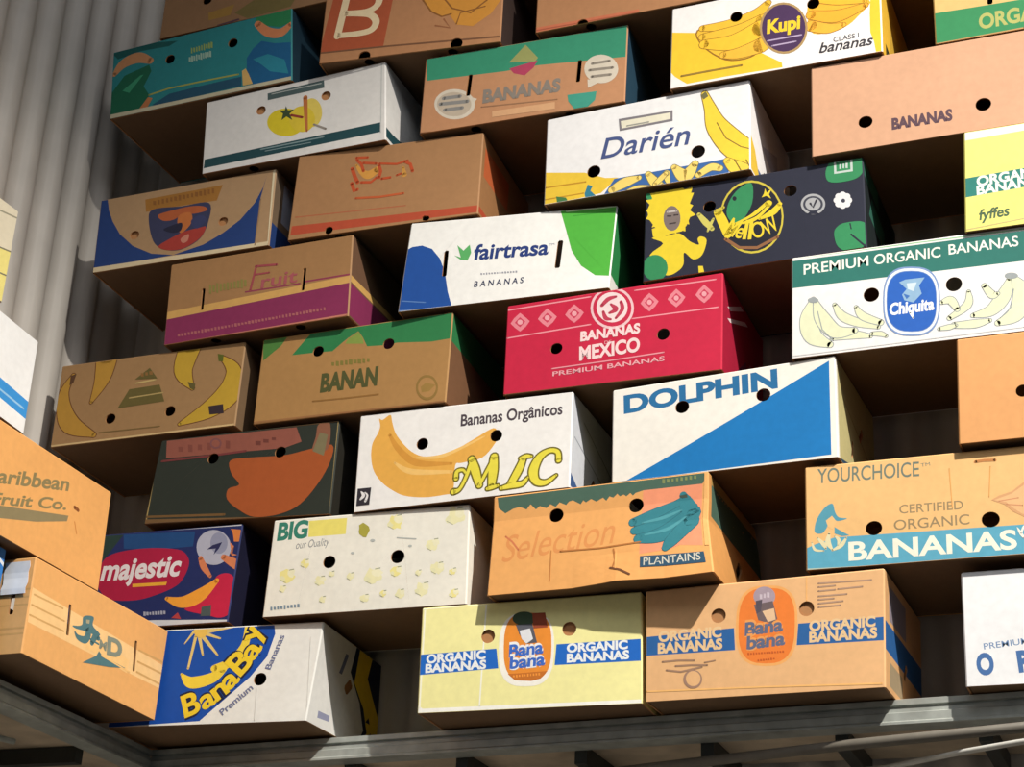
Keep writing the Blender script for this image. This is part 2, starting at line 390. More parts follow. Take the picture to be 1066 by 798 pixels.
ART = {
 'carton_00': dict(closed=1, base=(150,112,78), side=(150,112,78),
  hF=(('c',143.3,96.9,15,0),),
  F=(
   ('p',(120,105,60),((237.8,30.7),(314.9,69.4),(448.7,72.1),(415.4,9.2),(282.1,2.2))),
   ('p',(165,125,60),((152.7,51.1),(234.2,60.3),(224.7,26.7),(156,25.1))),
   ('p',(90,60,70),((186.4,3.5),(254.1,8.9),(258.2,2.9),(187.3,-3.9))),
  ),
 ),
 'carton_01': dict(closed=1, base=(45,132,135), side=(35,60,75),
  hF=(('c',189.8,161.1,15,0),('c',389,165.3,15,0)),
  F=(
   ('p',(28,100,72),((-0.1,-0.1),(2.2,90.1),(42.5,141.1),(122,159.4),(130.2,134.8),(107.1,88),(126.6,53.8),(117.8,11.6))),
   ('p',(60,150,110),((37.8,89.3),(94.4,128.5),(105.2,129.6),(60.5,76.5))),
   ('p',(25,88,85),((-1,228.6),(74.2,243.9),(212.5,219.1),(184.5,207.6),(90.3,214.4),(16.8,204.8))),
   ('p',(30,95,140),((432.9,103.4),(452.1,130.8),(477.9,149.2),(516.6,131.9),(567.2,122.1),(571,-0.2),(453.5,9.7),(433.4,60.4))),
   ('p',(45,135,155),((452.5,94.9),(497.6,101.2),(548.5,70.7),(561,22.2),(504.4,43.1),(478.6,70.6))),
   ('v',(200,140,95),((7.6,153.4,15.5),(36.5,184.5,32.6),(84,193.2,36.9),(125.7,172,21.2))),
   ('p',(45,130,80),((457.4,241.9),(571,236.1),(569.7,189),(535.5,180.4),(490.4,196.3),(460.9,219))),
   ('v',(215,135,90),((465.6,208.9,21.1),(497,174.3,29.2),(535.6,161.1,28.8),(567.2,181.1,16.4))),
   ('p',(38,82,105),((138.8,17.8),(190.8,42.6),(287.3,45.4),(417.3,46.6),(417.8,16),(144.1,11.5))),
   ('s',(165,165,80),5.2,((126.6,53.8),(190.1,61.1),(307.3,59.5),(407.4,56.1))),
   ('p',(150,170,95),((256.2,183.1),(260.7,180.9),(261.2,161.7),(256.8,163.9))),
   ('p',(150,170,95),((263.6,182),(269.3,179.7),(269.8,163.6),(264.1,165.9))),
   ('p',(150,170,95),((272.1,182.7),(276.8,180.6),(277.3,163.8),(272.6,165.9))),
   ('p',(150,170,95),((279.7,183.3),(285.1,181),(285.6,164),(280.2,166.3))),
   ('p',(150,170,95),((288.1,184),(292.7,181.9),(293.1,164.1),(288.6,166.2))),
   ('p',(150,170,95),((295.8,186.8),(300.6,184.4),(301.2,162.1),(296.4,164.5))),
   ('p',(150,170,95),((302.9,183.7),(309.6,181.2),(310,166),(303.3,168.6))),
   ('p',(150,170,95),((311,186.4),(317.1,183.8),(317.6,164.2),(311.5,166.8))),
   ('p',(150,170,95),((318.7,187.3),(325.2,184.5),(325.7,164.1),(319.2,166.9))),
   ('p',(160,190,170),((250.3,152.6),(256.6,150.2),(257.1,135.1),(250.7,137.5))),
   ('p',(160,190,170),((257.6,156),(263.6,153.4),(264.3,132.2),(258.3,134.8))),
   ('p',(160,190,170),((265.1,153.8),(270.8,151.5),(271.3,134.8),(265.6,137.1))),
   ('p',(160,190,170),((272.7,156.4),(277.6,154),(278.2,132.8),(273.3,135.1))),
   ('p',(160,190,170),((280,153.6),(284.8,151.5),(285.3,136),(280.5,138))),
   ('p',(160,190,170),((286.5,157.8),(292.6,155.1),(293.2,132.2),(287.1,135))),
   ('p',(160,190,170),((294.6,155.9),(299,153.7),(299.5,134.7),(295.1,136.8))),
   ('p',(160,190,170),((300.8,156.8),(307.1,154.1),(307.7,134.2),(301.3,136.9))),
   ('p',(160,190,170),((308.1,155.6),(314.2,153.1),(314.7,135.9),(308.5,138.3))),
   ('p',(160,190,170),((315,157.7),(321.6,154.9),(322.1,134.2),(315.5,137))),
   ('p',(215,175,105),((419,64),(430.1,69.8),(440.1,48.2),(452.2,14.9),(422.4,15))),
   ('p',(190,120,75),((96.2,12.7),(123.3,47.1),(137.9,40.1),(120.1,7.4))),
   ('p',(200,190,160),((-0.1,-0.1),(571,-0.2),(571,11.5),(-0.9,14.2))),
  ),
 ),
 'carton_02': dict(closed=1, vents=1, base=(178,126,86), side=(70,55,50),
  hF=(('c',127.9,4.9,17,0),('c',379.4,9.5,17,0)),
  F=(
   ('p',(170,82,50),((26.8,252.9),(198.3,234.6),(178.4,31.2),(-1.4,36.1))),
   ('s',(228,205,165),20.1,((64.7,245.7),(45.3,83.2))),
   ('v',(228,205,165),((45,85.4,18.3),(99.7,82.8,17.9),(139.1,88.7,19.1),(151.3,113.6,20.4),(132.7,139.4,19.3),(92,150.5,18.2),(55.6,156.7,18.4))),
   ('v',(228,205,165),((60.3,155.9,18.4),(117.5,151.9,18),(148,165.3,19.3),(153.2,192.9,20.7),(133.5,221.8,19.5),(66.8,243.9,18.6))),
   ('p',(205,140,55),((265.4,193.5),(296.8,128.9),(327.9,101.1),(356.6,100.4),(375.6,68.4),(420.8,56.6),(468.1,88.2),(502.8,142.5))),
   ('s',(140,90,40),4.6,((276.6,163.5),(303.3,121),(333.7,100.2),(359.2,104))),
   ('s',(140,90,40),4.5,((322.8,175.9),(360.9,121.2),(412.8,98.9),(454.9,131.4))),
   ('s',(140,90,40),3.7,((375.5,70.5),(384.6,103.7),(450.5,112.3))),
   ('s',(150,95,60),4.5,((318.2,74.3),(359.2,61),(340.1,91))),
   ('s',(118,80,55),5,((-2.6,34.1),(197,28.5),(497.4,14.8))),
  ),
 ),
 'carton_03': dict(closed=1, vents=1, base=(178,126,86), side=(178,126,86),
  hF=(('c',124.8,-2.2,15,0),),
  F=(
   ('p',(195,110,78),((0.3,14.7),(270.2,10.3),(270.5,-6),(1.4,-9.3))),
   ('s',(165,85,60),3.8,((0.7,6),(270.4,0.5))),
  ),
 ),
 'carton_04': dict(vents=1, base=(225,221,216), side=(225,221,216),
  hF=(('c',172.2,169.6,14,1),('c',366.2,171.7,14,1)),
  F=(
   ('p',(35,72,78),((6.3,45.8),(524.8,54.1),(523.1,25.2),(4.7,17.2))),
   ('s',(130,150,152),4.1,((176.5,43),(361.5,43.9))),
   ('s',(130,150,152),2.7,((190,34.8),(324.5,34.3))),
   ('e',(220,198,45),248.8,113.9,56.8,-12.6,-1.6,44.8),
   ('e',(224,200,95),325.2,127.7,30.3,-6.9,-1.2,45.8),
   ('e',(222,195,60),297,113.5,38.2,-8.5,-1.2,41.6),
   ('p',(78,95,95),((190,220.9),(358.8,223.4),(360.6,198.6),(191,198.6))),
   ('s',(175,180,175),2.8,((202.3,215.8),(351.5,214.7))),
   ('p',(62,78,50),((247,166.4),(254,150.9),(273.5,149.9),(259,139.3),(268.1,116.5),(250.1,132.3),(235.5,123.7),(239.3,143.8),(225.7,157.3),(244.2,153.1))),
   ('s',(150,62,52),7.5,((264.3,133.2),(296.9,119))),
   ('v',(190,112,62),((304.6,180.8,13.6),(308.3,117.8,10.7),(312.1,72.7,6.6))),
   ('s',(150,140,130),6,((332.4,88.6),(367.2,67.5))),
   ('s',(200,200,196),3.7,((1,236.7),(531.6,237.1))),
   ('s',(200,200,196),3.2,((527.5,232.1),(524.9,23.6))),
  ),
  R=(
   ('p',(35,72,78),((0,9.6),(200,9.6),(200,38.3),(0,38.3))),
   ('p',(35,72,78),((40,38.3),(120,47.9),(160,38.3))),
  ),
 ),
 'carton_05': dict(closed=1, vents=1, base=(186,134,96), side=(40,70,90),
  hF=(('s',126.8,159.2,123.8,98,11,0),('s',413.6,147.6,411.3,85.1,11,0)),
  F=(
   ('p',(52,138,106),((-0.2,273.1),(546,239.7),(535.9,136.5),(303.7,156.1),(218.7,154.6),(9.3,165.2))),
   ('p',(150,152,92),((227.5,180.3),(268.7,228.5),(303.6,180.1),(297.3,170.4))),
   ('p',(172,62,90),((229.8,160.6),(257.9,165.3),(302.9,172),(293.8,151.3),(271.2,130.5),(242.1,143.1))),
   ('e',(208,196,178),89.2,75.4,55.1,-10.6,-3.3,48.5),
   ('p',(208,196,178),((110.4,102),(149,80.9),(128,50.9))),
   ('e',(186,170,150),88,75.6,46.5,-8.9,-2.6,38.8),
   ('s',(135,132,128),11,((58.7,99.7),(102,98.2))),
   ('s',(135,132,128),11,((51.2,82.7),(123.4,77.7))),
   ('s',(135,132,128),10.9,((64.2,61.8),(110.3,59.8))),
   ('e',(208,196,178),469.5,111.3,43.4,-8.7,-1.8,45),
   ('p',(208,196,178),((435.7,85.7),(469.4,72.3),(438,58.4))),
   ('s',(140,130,118),8.2,((446,132.3),(489.2,132.4))),
   ('s',(140,130,118),8.1,((440.1,113.2),(498.3,109.6))),
   ('s',(140,130,118),8.1,((446.5,91.7),(493.6,89))),
   ('t',(132,122,112),'BANANAS',164.2,65.7,203,-1.5,37.7,0,5.1),
   ('s',(150,110,80),3.2,((162.2,52.5),(360.1,38.7))),
   ('p',(208,160,118),((191.8,33.3),(354.9,31),(355.9,10),(192.9,14.9))),
   ('p',(62,148,128),((386.4,47),(460.7,43.9),(457.9,17.7),(436.7,-2.8),(406.3,0.4),(389.6,26.3))),
   ('s',(140,98,68),3.2,((5.1,0.9),(335.2,-20.7))),
  ),
 ),
 'carton_06': dict(closed=1, base=(238,233,230), side=(205,165,60),
  hF=(('c',161.6,176,15,0),('c',347.4,169.6,15,0)),
  F=(
   ('p',(240,195,50),((1.7,166.7),(61.7,151.6),(217.6,60.7),(271.7,18),(273.2,4.2),(144.5,6.8),(42.9,5.5),(12.3,32.7),(-0.3,51.2))),
   ('p',(240,195,50),((478,112.1),(481.9,166.5),(520.8,163.1),(507.2,-0.3),(489.5,-0.5),(485.5,31.5),(478,57.3))),
   ('p',(150,105,30),((239.5,206),(240.2,197),(237,181.8),(232.5,163.7),(229,146.1),(227.4,128.1),(226.3,108.6),(224.7,90.2),(221.7,75.4),(217.6,64.7),(212.6,56.9),(205.9,51.4),(196.8,47.9),(184.1,45.8),(168.5,45.7),(151.8,48),(136.1,53.6),(120.6,63.6),(104.7,77.5),(90.2,92.8),(78.9,107.3),(70.1,121.4),(63.4,136),(60.8,149.1),(64.3,158.8),(76.8,163.1),(96.2,163.5),(117.9,163),(137.5,164.3),(154.8,168.3),(171.7,173.4),(187.6,179),(201.5,184.5),(213.9,191.7),(225.1,200.3),(234,206.4))),
   ('p',(238,188,56),((237.4,202.7),(237.7,194.5),(234.6,180.3),(230.3,163.4),(226.9,146.6),(225.2,129.1),(224.1,109.8),(222.6,91.6),(219.7,77.1),(215.6,67),(210.8,59.8),(204.4,54.9),(195.7,51.8),(183.6,50),(168.7,50),(152.8,52.3),(137.6,57.6),(122.6,67.2),(107.2,80.3),(93.1,94.9),(82.1,108.5),(73.7,121.6),(67.2,135.1),(64.7,147.2),(68.2,155.9),(80.1,159.7),(98.6,159.8),(119.5,159),(138.7,160.2),(156.1,164.1),(173.7,169.3),(190.2,175),(204.1,180.6),(215.7,187.8),(225.5,196.5),(232.9,202.7))),
   ('p',(240,178,52),((347.2,193.6),(375.2,193.1),(414.8,181.7),(452.8,166),(476.6,152.4),(481,141.4),(473.6,129.8),(461.2,118.8),(451,109.3),(443.9,101.7),(436.6,95.3),(429,90.1),(420.9,85.7),(412.2,82.1),(403,79.3),(393.5,77.7),(383.4,77.8),(371.6,78.3),(358.4,79.3),(346.6,83.7),(338.9,94.2),(334.4,116.3),(332,147.3),(335.1,176.6))),
   ('v',(150,105,30),((238.4,198,20.1),(206.8,170.4,33.1),(143,156.6,30.4),(78,160.8,19.4))),
   ('v',(236,186,55),((238.4,198,16.5),(206.8,170.4,29.5),(143,156.6,26.9),(78,160.8,15.7))),
   ('v',(150,105,30),((225.3,150.1,38.7),(164.6,135.6,33.2),(78.4,134.9,21.7))),
   ('v',(236,186,55),((225.3,150.1,35.2),(164.6,135.6,29.6),(78.4,134.9,18.1))),
   ('v',(150,105,30),((222.7,128.6,50.3),(154.2,103.1,46),(83.1,112.7,27.6))),
   ('v',(242,192,52),((222.7,128.6,46.8),(154.2,103.1,42.5),(83.1,112.7,24))),
   ('v',(150,105,30),((222.8,78.3,44),(170.4,68,33.9),(130.6,70.5,21.2))),
   ('v',(238,182,58),((222.8,78.3,40.5),(170.4,68,30.4),(130.6,70.5,17.7))),
   ('v',(150,105,30),((347.1,181,15),(402.4,162.4,20.4),(466.7,148.6,13.4))),
   ('v',(240,182,50),((347.1,181,11.5),(402.4,162.4,17),(466.7,148.6,10.1))),
   ('v',(150,105,30),((341.5,138.4,26.3),(401.7,121,36),(468.8,135.8,16.7))),
   ('v',(240,172,48),((341.5,138.4,22.9),(401.7,121,32.7),(468.8,135.8,13.4))),
   ('v',(150,105,30),((341.1,107.3,31.8),(381.1,90.6,29.2),(417,92.7,15.6))),
   ('v',(242,178,58),((341.1,107.3,28.4),(381.1,90.6,25.9),(417,92.7,12.3))),
   ('e',(172,140,92),276.2,116.1,57.2,-13.3,0.3,74.4),
   ('e',(72,46,84),276.2,116.1,52.1,-12.1,0.3,68.1),
   ('t',(238,200,45),'Kupi',236.3,109.7,79.4,-2.7,36.4,0,4.2),
   ('s',(180,160,190),4,((238.4,87.3),(318.1,86.6))),
   ('s',(180,160,190),4,((248.7,70.6),(305.2,70.9))),
   ('t',(90,88,95),'CLASS I',392.9,49.3,59.1,0.6,13.3,0,0.85),
   ('t',(58,54,60),'bananas',359.2,25.8,124.6,-2.9,27.7,0.25,1.7),
   ('s',(150,120,50),5.4,((28.7,31.2),(90.9,31.9),(175.9,31.2))),
  ),
  R=(
   ('p',(225,180,60),((0,0),(100,0),(88,239.4),(0,239.4))),
   ('p',(60,55,30),((40,0),(80,0),(80,47.9),(40,47.9))),
  ),
 ),
 'carton_07': dict(closed=1, base=(215,178,112), side=(215,178,112),
  hF=(('s',126.8,120.1,124.5,84.5,12,0),),
  F=(
   ('p',(48,132,82),((1.2,84.2),(114.8,80.6),(525.3,72),(518.7,-0.6),(193.6,3.2),(-0.4,-0.3))),
   ('t',(172,172,98),'ORGANIC',97.8,19.8,191.8,1.1,38.2,0,3.4),
   ('s',(190,140,90),3.1,((-0.4,0.2),(193.5,1.8))),
  ),
 ),
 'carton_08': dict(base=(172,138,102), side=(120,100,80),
  hF=(('c',120.7,104.3,14,1),('c',389,100.4,14,1)),
  F=(
   ('p',(36,62,118),((0.7,246.2),(21.7,243.7),(30.2,204.1),(45.6,164.9),(73.4,116.3),(119.1,68.7),(179.8,33.1),(247.4,17.3),(128.3,14.9),(0.3,4.7))),
   ('p',(36,62,118),((506.6,233.1),(499,192.7),(478.4,144.5),(438.9,96.1),(391.4,62.9),(336.4,35.6),(247.4,17.3),(491.3,3.6),(492.1,145.3))),
   ('p',(160,110,50),((141.4,219.3),(376.1,222.4),(362.8,173.5),(217.8,177.5),(148,176.3))),
   ('p',(138,90,44),((166.4,210.3),(175.7,207.8),(177.2,193.8),(167.9,196.3))),
   ('p',(138,90,44),((180.6,211.1),(187.1,209.1),(188.7,193.8),(182.2,195.8))),
   ('p',(138,90,44),((193,212.2),(200.3,210),(202,193.5),(194.7,195.7))),
   ('p',(138,90,44),((205.9,211.8),(213.2,209.7),(214.7,194.8),(207.4,197))),
   ('p',(138,90,44),((219,212),(225.6,210),(227.1,195.5),(220.5,197.5))),
   ('p',(138,90,44),((230.3,212.7),(239.7,210.2),(241.2,195.6),(231.8,198.2))),
   ('p',(138,90,44),((243.1,215.3),(251.8,212.7),(253.7,193.9),(245,196.5))),
   ('p',(138,90,44),((255.9,213.3),(264.9,210.8),(266.3,196.8),(257.3,199.2))),
   ('p',(138,90,44),((269.7,212.9),(276.4,210.9),(277.7,198),(271,200))),
   ('p',(138,90,44),((282.5,213.8),(288.7,211.9),(290.1,197.9),(283.9,199.8))),
   ('p',(138,90,44),((293.3,215.2),(302.9,212.6),(304.4,197.4),(294.8,200))),
   ('p',(138,90,44),((306.2,215.9),(315,213.4),(316.5,197.5),(307.8,200))),
   ('p',(138,90,44),((319,218),(326.9,215.5),(328.7,196.3),(320.9,198.8))),
   ('p',(138,90,44),((332.3,216.5),(338.8,214.4),(340.3,198.6),(333.9,200.7))),
   ('p',(138,90,44),((344.7,217.2),(351.3,215.1),(352.8,198.8),(346.3,200.9))),
   ('p',(58,60,88),((159.7,147.5),(158.6,157.5),(158.1,165.7),(159.3,172.3),(163.3,177.2),(171,180.6),(183.6,181.8),(200.5,180.8),(219.7,178.6),(239.4,176.1),(257.6,174.3),(275.6,174.2),(294.7,175.2),(312.9,175.7),(328.6,174.5),(340,170.1),(346.2,161.5),(348.6,149.7),(348.2,136.1),(346.5,122.4),(344.6,110),(342.7,98.5),(339.9,87.1),(336.1,76.1),(331.1,66),(324.6,57.3),(316.2,49.9),(305.8,43.4),(294.5,38.1),(282.9,34),(272.1,31.4),(261.8,30.3),(251.5,30.6),(241.3,32.2),(231.5,35),(222.2,38.6),(213.3,42.9),(204.7,48),(196.6,54.3),(189,62.1),(182.3,71.9),(176.2,84.9),(170.4,101.1),(165.5,118.2),(161.8,134.4))),
   ('p',(176,92,54),((187.9,158.8),(194.6,161.7),(205.8,163.7),(219.1,165),(232.1,166.3),(244.9,167.6),(258.5,168.7),(272,169.4),(284.3,169.3),(295.7,168.3),(306.6,166.7),(316.3,164.4),(324,161.8),(330.3,158.3),(335.4,154),(338,149.8),(337.1,146.6),(331.3,144.5),(321.5,143.2),(310.2,142.4),(300,142.2),(291.4,143.2),(283.1,145.1),(275,146.8),(266.9,146.9),(259,144.5),(251.1,140.3),(243.4,136.1),(235.5,133.6),(227.1,132.9),(218.5,133.3),(210.3,134.7),(203.4,137.3),(196.9,141.8),(190.9,147.8),(187.2,154))),
   ('p',(190,110,58),((253.9,146.5),(260.6,149.6),(269.9,151.3),(279.3,151.2),(286.3,149),(290.6,143.7),(293.4,135.8),(294.7,127.1),(294.5,119.2),(292.3,112.1),(288.3,105),(283.4,98.7),(278.8,93.7),(274.4,89.6),(269.8,86.3),(265.3,84.8),(261.3,86.3),(257.7,92),(254.3,101.1),(251.6,111.3),(250,120.2),(249.2,127.9),(249.2,135.3),(250.5,141.8))),
   ('p',(165,60,52),((198.9,52.6),(201.6,57.1),(209,61.8),(218.8,66.3),(228.8,70.8),(238.7,75.4),(249.7,80),(261.3,84.3),(272.9,87.7),(285.4,90),(298.7,91.6),(311.1,92.6),(321.1,93.1),(328.4,93.9),(333.8,94.6),(337.2,94.1),(338.7,91.4),(338.1,85.2),(335.5,76.5),(331,67.1),(324.5,58.8),(315.2,51.4),(303.4,44.2),(290.6,38),(278.3,33.8),(266.6,31.8),(254.6,31.6),(243.1,32.7),(232.5,34.7),(221.7,38),(211,42.5),(202.6,47.7))),
   ('p',(40,40,60),((208.6,106.4),(213,109.9),(222.9,113.2),(234.3,115.9),(243.7,117.8),(250.4,119.1),(256.5,119.9),(261.4,119.6),(264.7,117.5),(266.2,112.6),(266.3,105.5),(265.1,98.3),(262.6,93.1),(258.6,90.4),(253.1,89.1),(246.7,89),(239.9,90.1),(231.2,92.9),(220.7,97.3),(212,102.2))),
   ('p',(196,126,106),((265.3,66.4),(269.4,70.4),(276.3,74.5),(283.4,77.4),(288.2,77.9),(290.1,74.6),(290.3,68.4),(289.4,61.8),(287.7,56.8),(285,53.8),(281,51.6),(276.8,50.5),(273.4,50.9),(270.2,53.4),(267,57.6),(265,62.3))),
   ('p',(60,64,100),((292.2,123.1),(297,127.6),(304.7,131.4),(313.1,133.9),(320.3,134.2),(326.4,131.5),(332.3,126.5),(336.8,120.4),(338.3,114.6),(335.9,108.6),(330.4,101.9),(323.8,95.9),(317.9,92.3),(312.9,91.4),(307.7,92.5),(303,95),(299.2,98.5),(295.8,103.7),(292.7,110.5),(291.2,117.5))),
   ('p',(216,196,160),((0.1,-0.3),(532.6,-0.2),(531.5,12.4),(-1.8,16.6))),
   ('s',(150,120,90),3.4,((495.3,151.7),(491,7.1))),
   ('s',(225,210,175),9.5,((528.2,235.7),(532.3,3.3))),
  ),
  R=(
   ('p',(150,155,170),((48,98.3),(120,98.3),(120,221.1),(48,221.1))),
   ('p',(36,62,118),((140,0),(400,0),(400,245.7),(140,245.7))),
   ('p',(36,62,118),((0,0),(400,0),(400,73.7),(0,73.7))),
  ),
 ),
 'carton_09': dict(vents=1, base=(166,122,82), side=(160,115,75),
  hF=(('s',372.5,5.4,373.4,9.7,20,0),('c',113.1,11.7,11,0)),
  hR=(('s',200,36.8,200,73.7,10,0),),
  F=(
   ('p',(178,76,50),((7.6,38.8),(509.8,24.6),(509.4,4.3),(6.8,13.1))),
   ('s',(172,98,66),3.1,((14.7,63.7),(315.7,53.6))),
   ('v',(206,146,66),((168.4,194.9,6.3),(184.2,173.2,13.8),(206,160.4,25.1),(228.2,173.3,18.9))),
   ('v',(196,140,66),((299.5,169.3,6.3),(304.5,145.9,13.9))),
   ('s',(186,78,42),10.1,((157.7,185.5),(168.8,158.1),(177.4,142.1))),
   ('s',(186,78,42),9.4,((161.2,141.3),(170.7,117.7),(178.5,120.9))),
   ('s',(186,78,42),8.2,((168.7,209.8),(181.8,196.2),(189.9,174.3))),
   ('s',(186,78,42),7,((166.2,216.6),(197.7,213.4))),
   ('s',(186,78,42),7.6,((187.4,198.6),(223.5,191.4))),
   ('s',(186,78,42),7.5,((187.5,140.7),(214.2,137.4),(229.4,149.2))),
   ('s',(186,78,42),8.9,((231.7,185.7),(238.4,165.3),(235.4,148.4))),
   ('s',(186,78,42),6.3,((232.5,190.1),(280.6,181.8),(309.7,188))),
   ('s',(186,78,42),6.9,((242.9,143.4),(266.4,143.8))),
   ('s',(186,78,42),8.3,((300.9,186.7),(317.9,176.4),(325.7,154.5))),
   ('s',(186,78,42),5.7,((283.7,147.7),(295.2,151.2))),
   ('s',(190,90,50),6.2,((177.6,95.7),(242.2,89.9),(306.5,91.2))),
  ),
  R=(
   ('p',(178,76,50),((0,7.4),(400,7.4),(400,24.6),(0,24.6))),
   ('p',(192,98,56),((20,122.8),(200,122.8),(200,208.8),(20,208.8))),
  ),
 ),
 'carton_10': dict(base=(234,232,232), side=(234,232,232),
  hF=(('c',126.5,68.9,17,0),('c',385.5,71.9,17,0)),
  hR=(('s',120,24.6,120,54,14,0),),
  F=(
   ('p',(230,192,60),((0.2,90.7),(102.5,70.5),(155.7,44.9),(188.7,39.7),(145.7,4.7),(40.3,-2.7),(-2,-3.9))),
   ('s',(190,140,40),4.2,((3.5,47),(106,43.7))),
   ('s',(190,140,40),3.6,((3,13.4),(101.3,13.1))),
   ('p',(50,122,145),((104.1,11.4),(111.8,35.3),(124.2,28.1),(118.9,17),(134.9,-2.3),(107.3,-3.1))),
   ('p',(70,120,70),((31.2,17.3),(56.8,9.4),(62.8,-3.8),(34.6,-1.6))),
   ('p',(58,100,162),((178.9,38),(452.6,39.3),(460.1,-2.9),(151.4,-3.6))),
   ('v',(110,110,80),((173,8.5,20.9),(205.3,22.1,30),(240.3,28.4,16.1))),
   ('v',(238,208,112),((173,8.5,17.4),(205.3,22.1,26.5),(240.3,28.4,12.6))),
   ('v',(110,110,80),((263.3,34.6,17.2),(280.7,8.7,26.1),(297.8,-3.5,15.8))),
   ('v',(238,208,112),((263.3,34.6,13.7),(280.7,8.7,22.7),(297.8,-3.5,12.4))),
   ('v',(110,110,80),((327,41,17),(354.5,12,37),(377.8,39.7,20.2))),
   ('v',(238,208,112),((327,41,13.6),(354.5,12,33.6),(377.8,39.7,16.8))),
   ('v',(110,110,80),((386.8,8.6,18.9),(416.7,23.2,22.2),(438.3,15.9,17.7))),
   ('v',(238,208,112),((386.8,8.6,15.6),(416.7,23.2,18.9),(438.3,15.9,14.4))),
   ('v',(110,110,80),((308.1,27,20.4),(311.4,8.6,14.7),(315.2,-3.9,9))),
   ('v',(238,208,112),((308.1,27,17),(311.4,8.6,11.3),(315.2,-3.9,5.6))),
   ('v',(110,110,80),((211.3,-7.7,20.7),(238.1,-0.9,20.6),(264.9,-3.1,14.8))),
   ('v',(238,208,112),((211.3,-7.7,17.2),(238.1,-0.9,17.2),(264.9,-3.1,11.4))),
   ('v',(110,110,80),((280.8,2.7,14.8),(296.5,17.4,17),(307,27.2,14.7))),
   ('v',(238,208,112),((280.8,2.7,11.4),(296.5,17.4,13.6),(307,27.2,11.3))),
   ('v',(140,110,45),((400.9,228.2,19.5),(414.1,187.1,30.7),(429.7,135.7,51.8),(463,84.2,65.5),(498.4,44.6,64.7),(530.8,6.2,36.9))),
   ('v',(236,204,62),((400.9,228.2,14.9),(414.1,187.1,26.2),(429.7,135.7,47.3),(463,84.2,61.1),(498.4,44.6,60.3),(530.8,6.2,32.5))),
   ('s',(140,110,45),2.8,((431.2,141.3),(452.8,95.2),(488.4,64.2),(518.7,50.4))),
   ('p',(110,105,70),((391.4,226.7),(403.5,234.9),(410.4,220),(398.3,213))),
   ('v',(140,110,45),((455.2,33,19.9),(478,10.9,36.2),(513.2,-4.7,25))),
   ('v',(238,205,75),((455.2,33,16.6),(478,10.9,32.9),(513.2,-4.7,21.7))),
   ('s',(120,95,40),2.8,((473,32.3),(488,0.2))),
   ('s',(120,95,40),2.7,((500.8,26.7),(513.2,-4.7))),
   ('p',(125,120,125),((186.5,204.8),(322.5,200.1),(322.8,170.3),(189.9,170.2))),
   ('p',(226,220,198),((192.2,197.4),(317.2,194.6),(317.4,176.3),(194.8,175.9))),
   ('s',(150,148,140),4.1,((207.9,180.4),(262.4,179.7))),
   ('t',(70,84,132),'Darién',143.4,100.8,222.2,-3.4,55.9,0.2,1),
  ),
  R=(
   ('p',(90,110,150),((0,4.9),(400,4.9),(400,36.8),(0,36.8))),
   ('p',(225,190,70),((0,4.9),(80,4.9),(40,73.7),(0,98.3))),
   ('p',(190,192,205),((100,122.8),(240,73.7),(240,172))),
  ),
 ),
 'carton_11': dict(base=(206,158,126), side=(206,158,126),
  hF=(('c',122.5,69.8,16,0),('c',380.5,64.8,17,0)),
  F=(
   ('t',(88,64,74),'BANANAS',180.4,38.6,132.8,-0.4,27.5,0,5.8),
  ),
 ),
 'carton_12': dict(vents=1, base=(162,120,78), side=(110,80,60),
  hF=(('s',106.5,151,106,90.2,9,0),('s',397.9,162.8,395.8,99.9,9,0)),
  F=(
   ('p',(206,160,92),((0.8,98),(531,120.3),(526.1,99.1),(-2.2,75.6))),
   ('p',(132,46,84),((-3.5,75.8),(529.2,98.6),(528.4,4.7),(-0.1,-1.4))),
   ('s',(140,55,80),4.6,((231.2,121.3),(312.1,120.6),(386.5,120.4))),
   ('s',(140,55,80),5.2,((398.6,123.5),(533.9,123.7))),
   ('p',(168,96,98),((40.1,26.3),(47.4,24.7),(48,17.8),(40.8,19.3))),
   ('p',(168,96,98),((50,27),(57.1,25.4),(57.8,17.5),(50.7,19.1))),
   ('p',(168,96,98),((60.4,27.6),(66.3,26.2),(67.1,17.4),(61.1,18.8))),
   ('p',(168,96,98),((70.1,27.5),(76.2,26.1),(76.9,18),(70.9,19.4))),
   ('p',(168,96,98),((79.7,28.3),(86.1,26.8),(86.9,17.6),(80.5,19.1))),
   ('p',(168,96,98),((88.9,28.1),(96.6,26.5),(97.3,18.2),(89.7,19.9))),
   ('p',(168,96,98),((99.5,27.6),(105.7,26.2),(106.2,19.2),(100.1,20.6))),
   ('p',(168,96,98),((109.5,29.4),(115,28),(115.9,17.8),(110.3,19.3))),
   ('p',(168,96,98),((118.3,29.7),(125.8,27.9),(126.6,18.1),(119.1,19.8))),
   ('p',(168,96,98),((128.6,28.5),(135.3,27),(135.9,19.7),(129.2,21.2))),
   ('p',(168,96,98),((138.4,28.6),(145,27.1),(145.6,20),(138.9,21.5))),
   ('p',(168,96,98),((148.2,30.2),(154.4,28.7),(155.2,18.9),(149.1,20.4))),
   ('p',(168,96,98),((158.3,30),(163.9,28.6),(164.7,19.6),(159.1,21))),
   ('p',(168,96,98),((167.3,29.3),(174.6,27.7),(175.2,20.7),(167.9,22.2))),
   ('p',(168,96,98),((177.5,29.5),(183.9,28.1),(184.5,20.9),(178,22.4))),
   ('p',(168,96,98),((187.8,29.5),(193.1,28.3),(193.7,21.4),(188.3,22.6))),
   ('p',(168,96,98),((197.4,30.4),(202.8,29.1),(203.5,20.9),(198.1,22.2))),
   ('p',(168,96,98),((206.2,31.9),(213.3,30.2),(214.1,19.9),(207,21.6))),
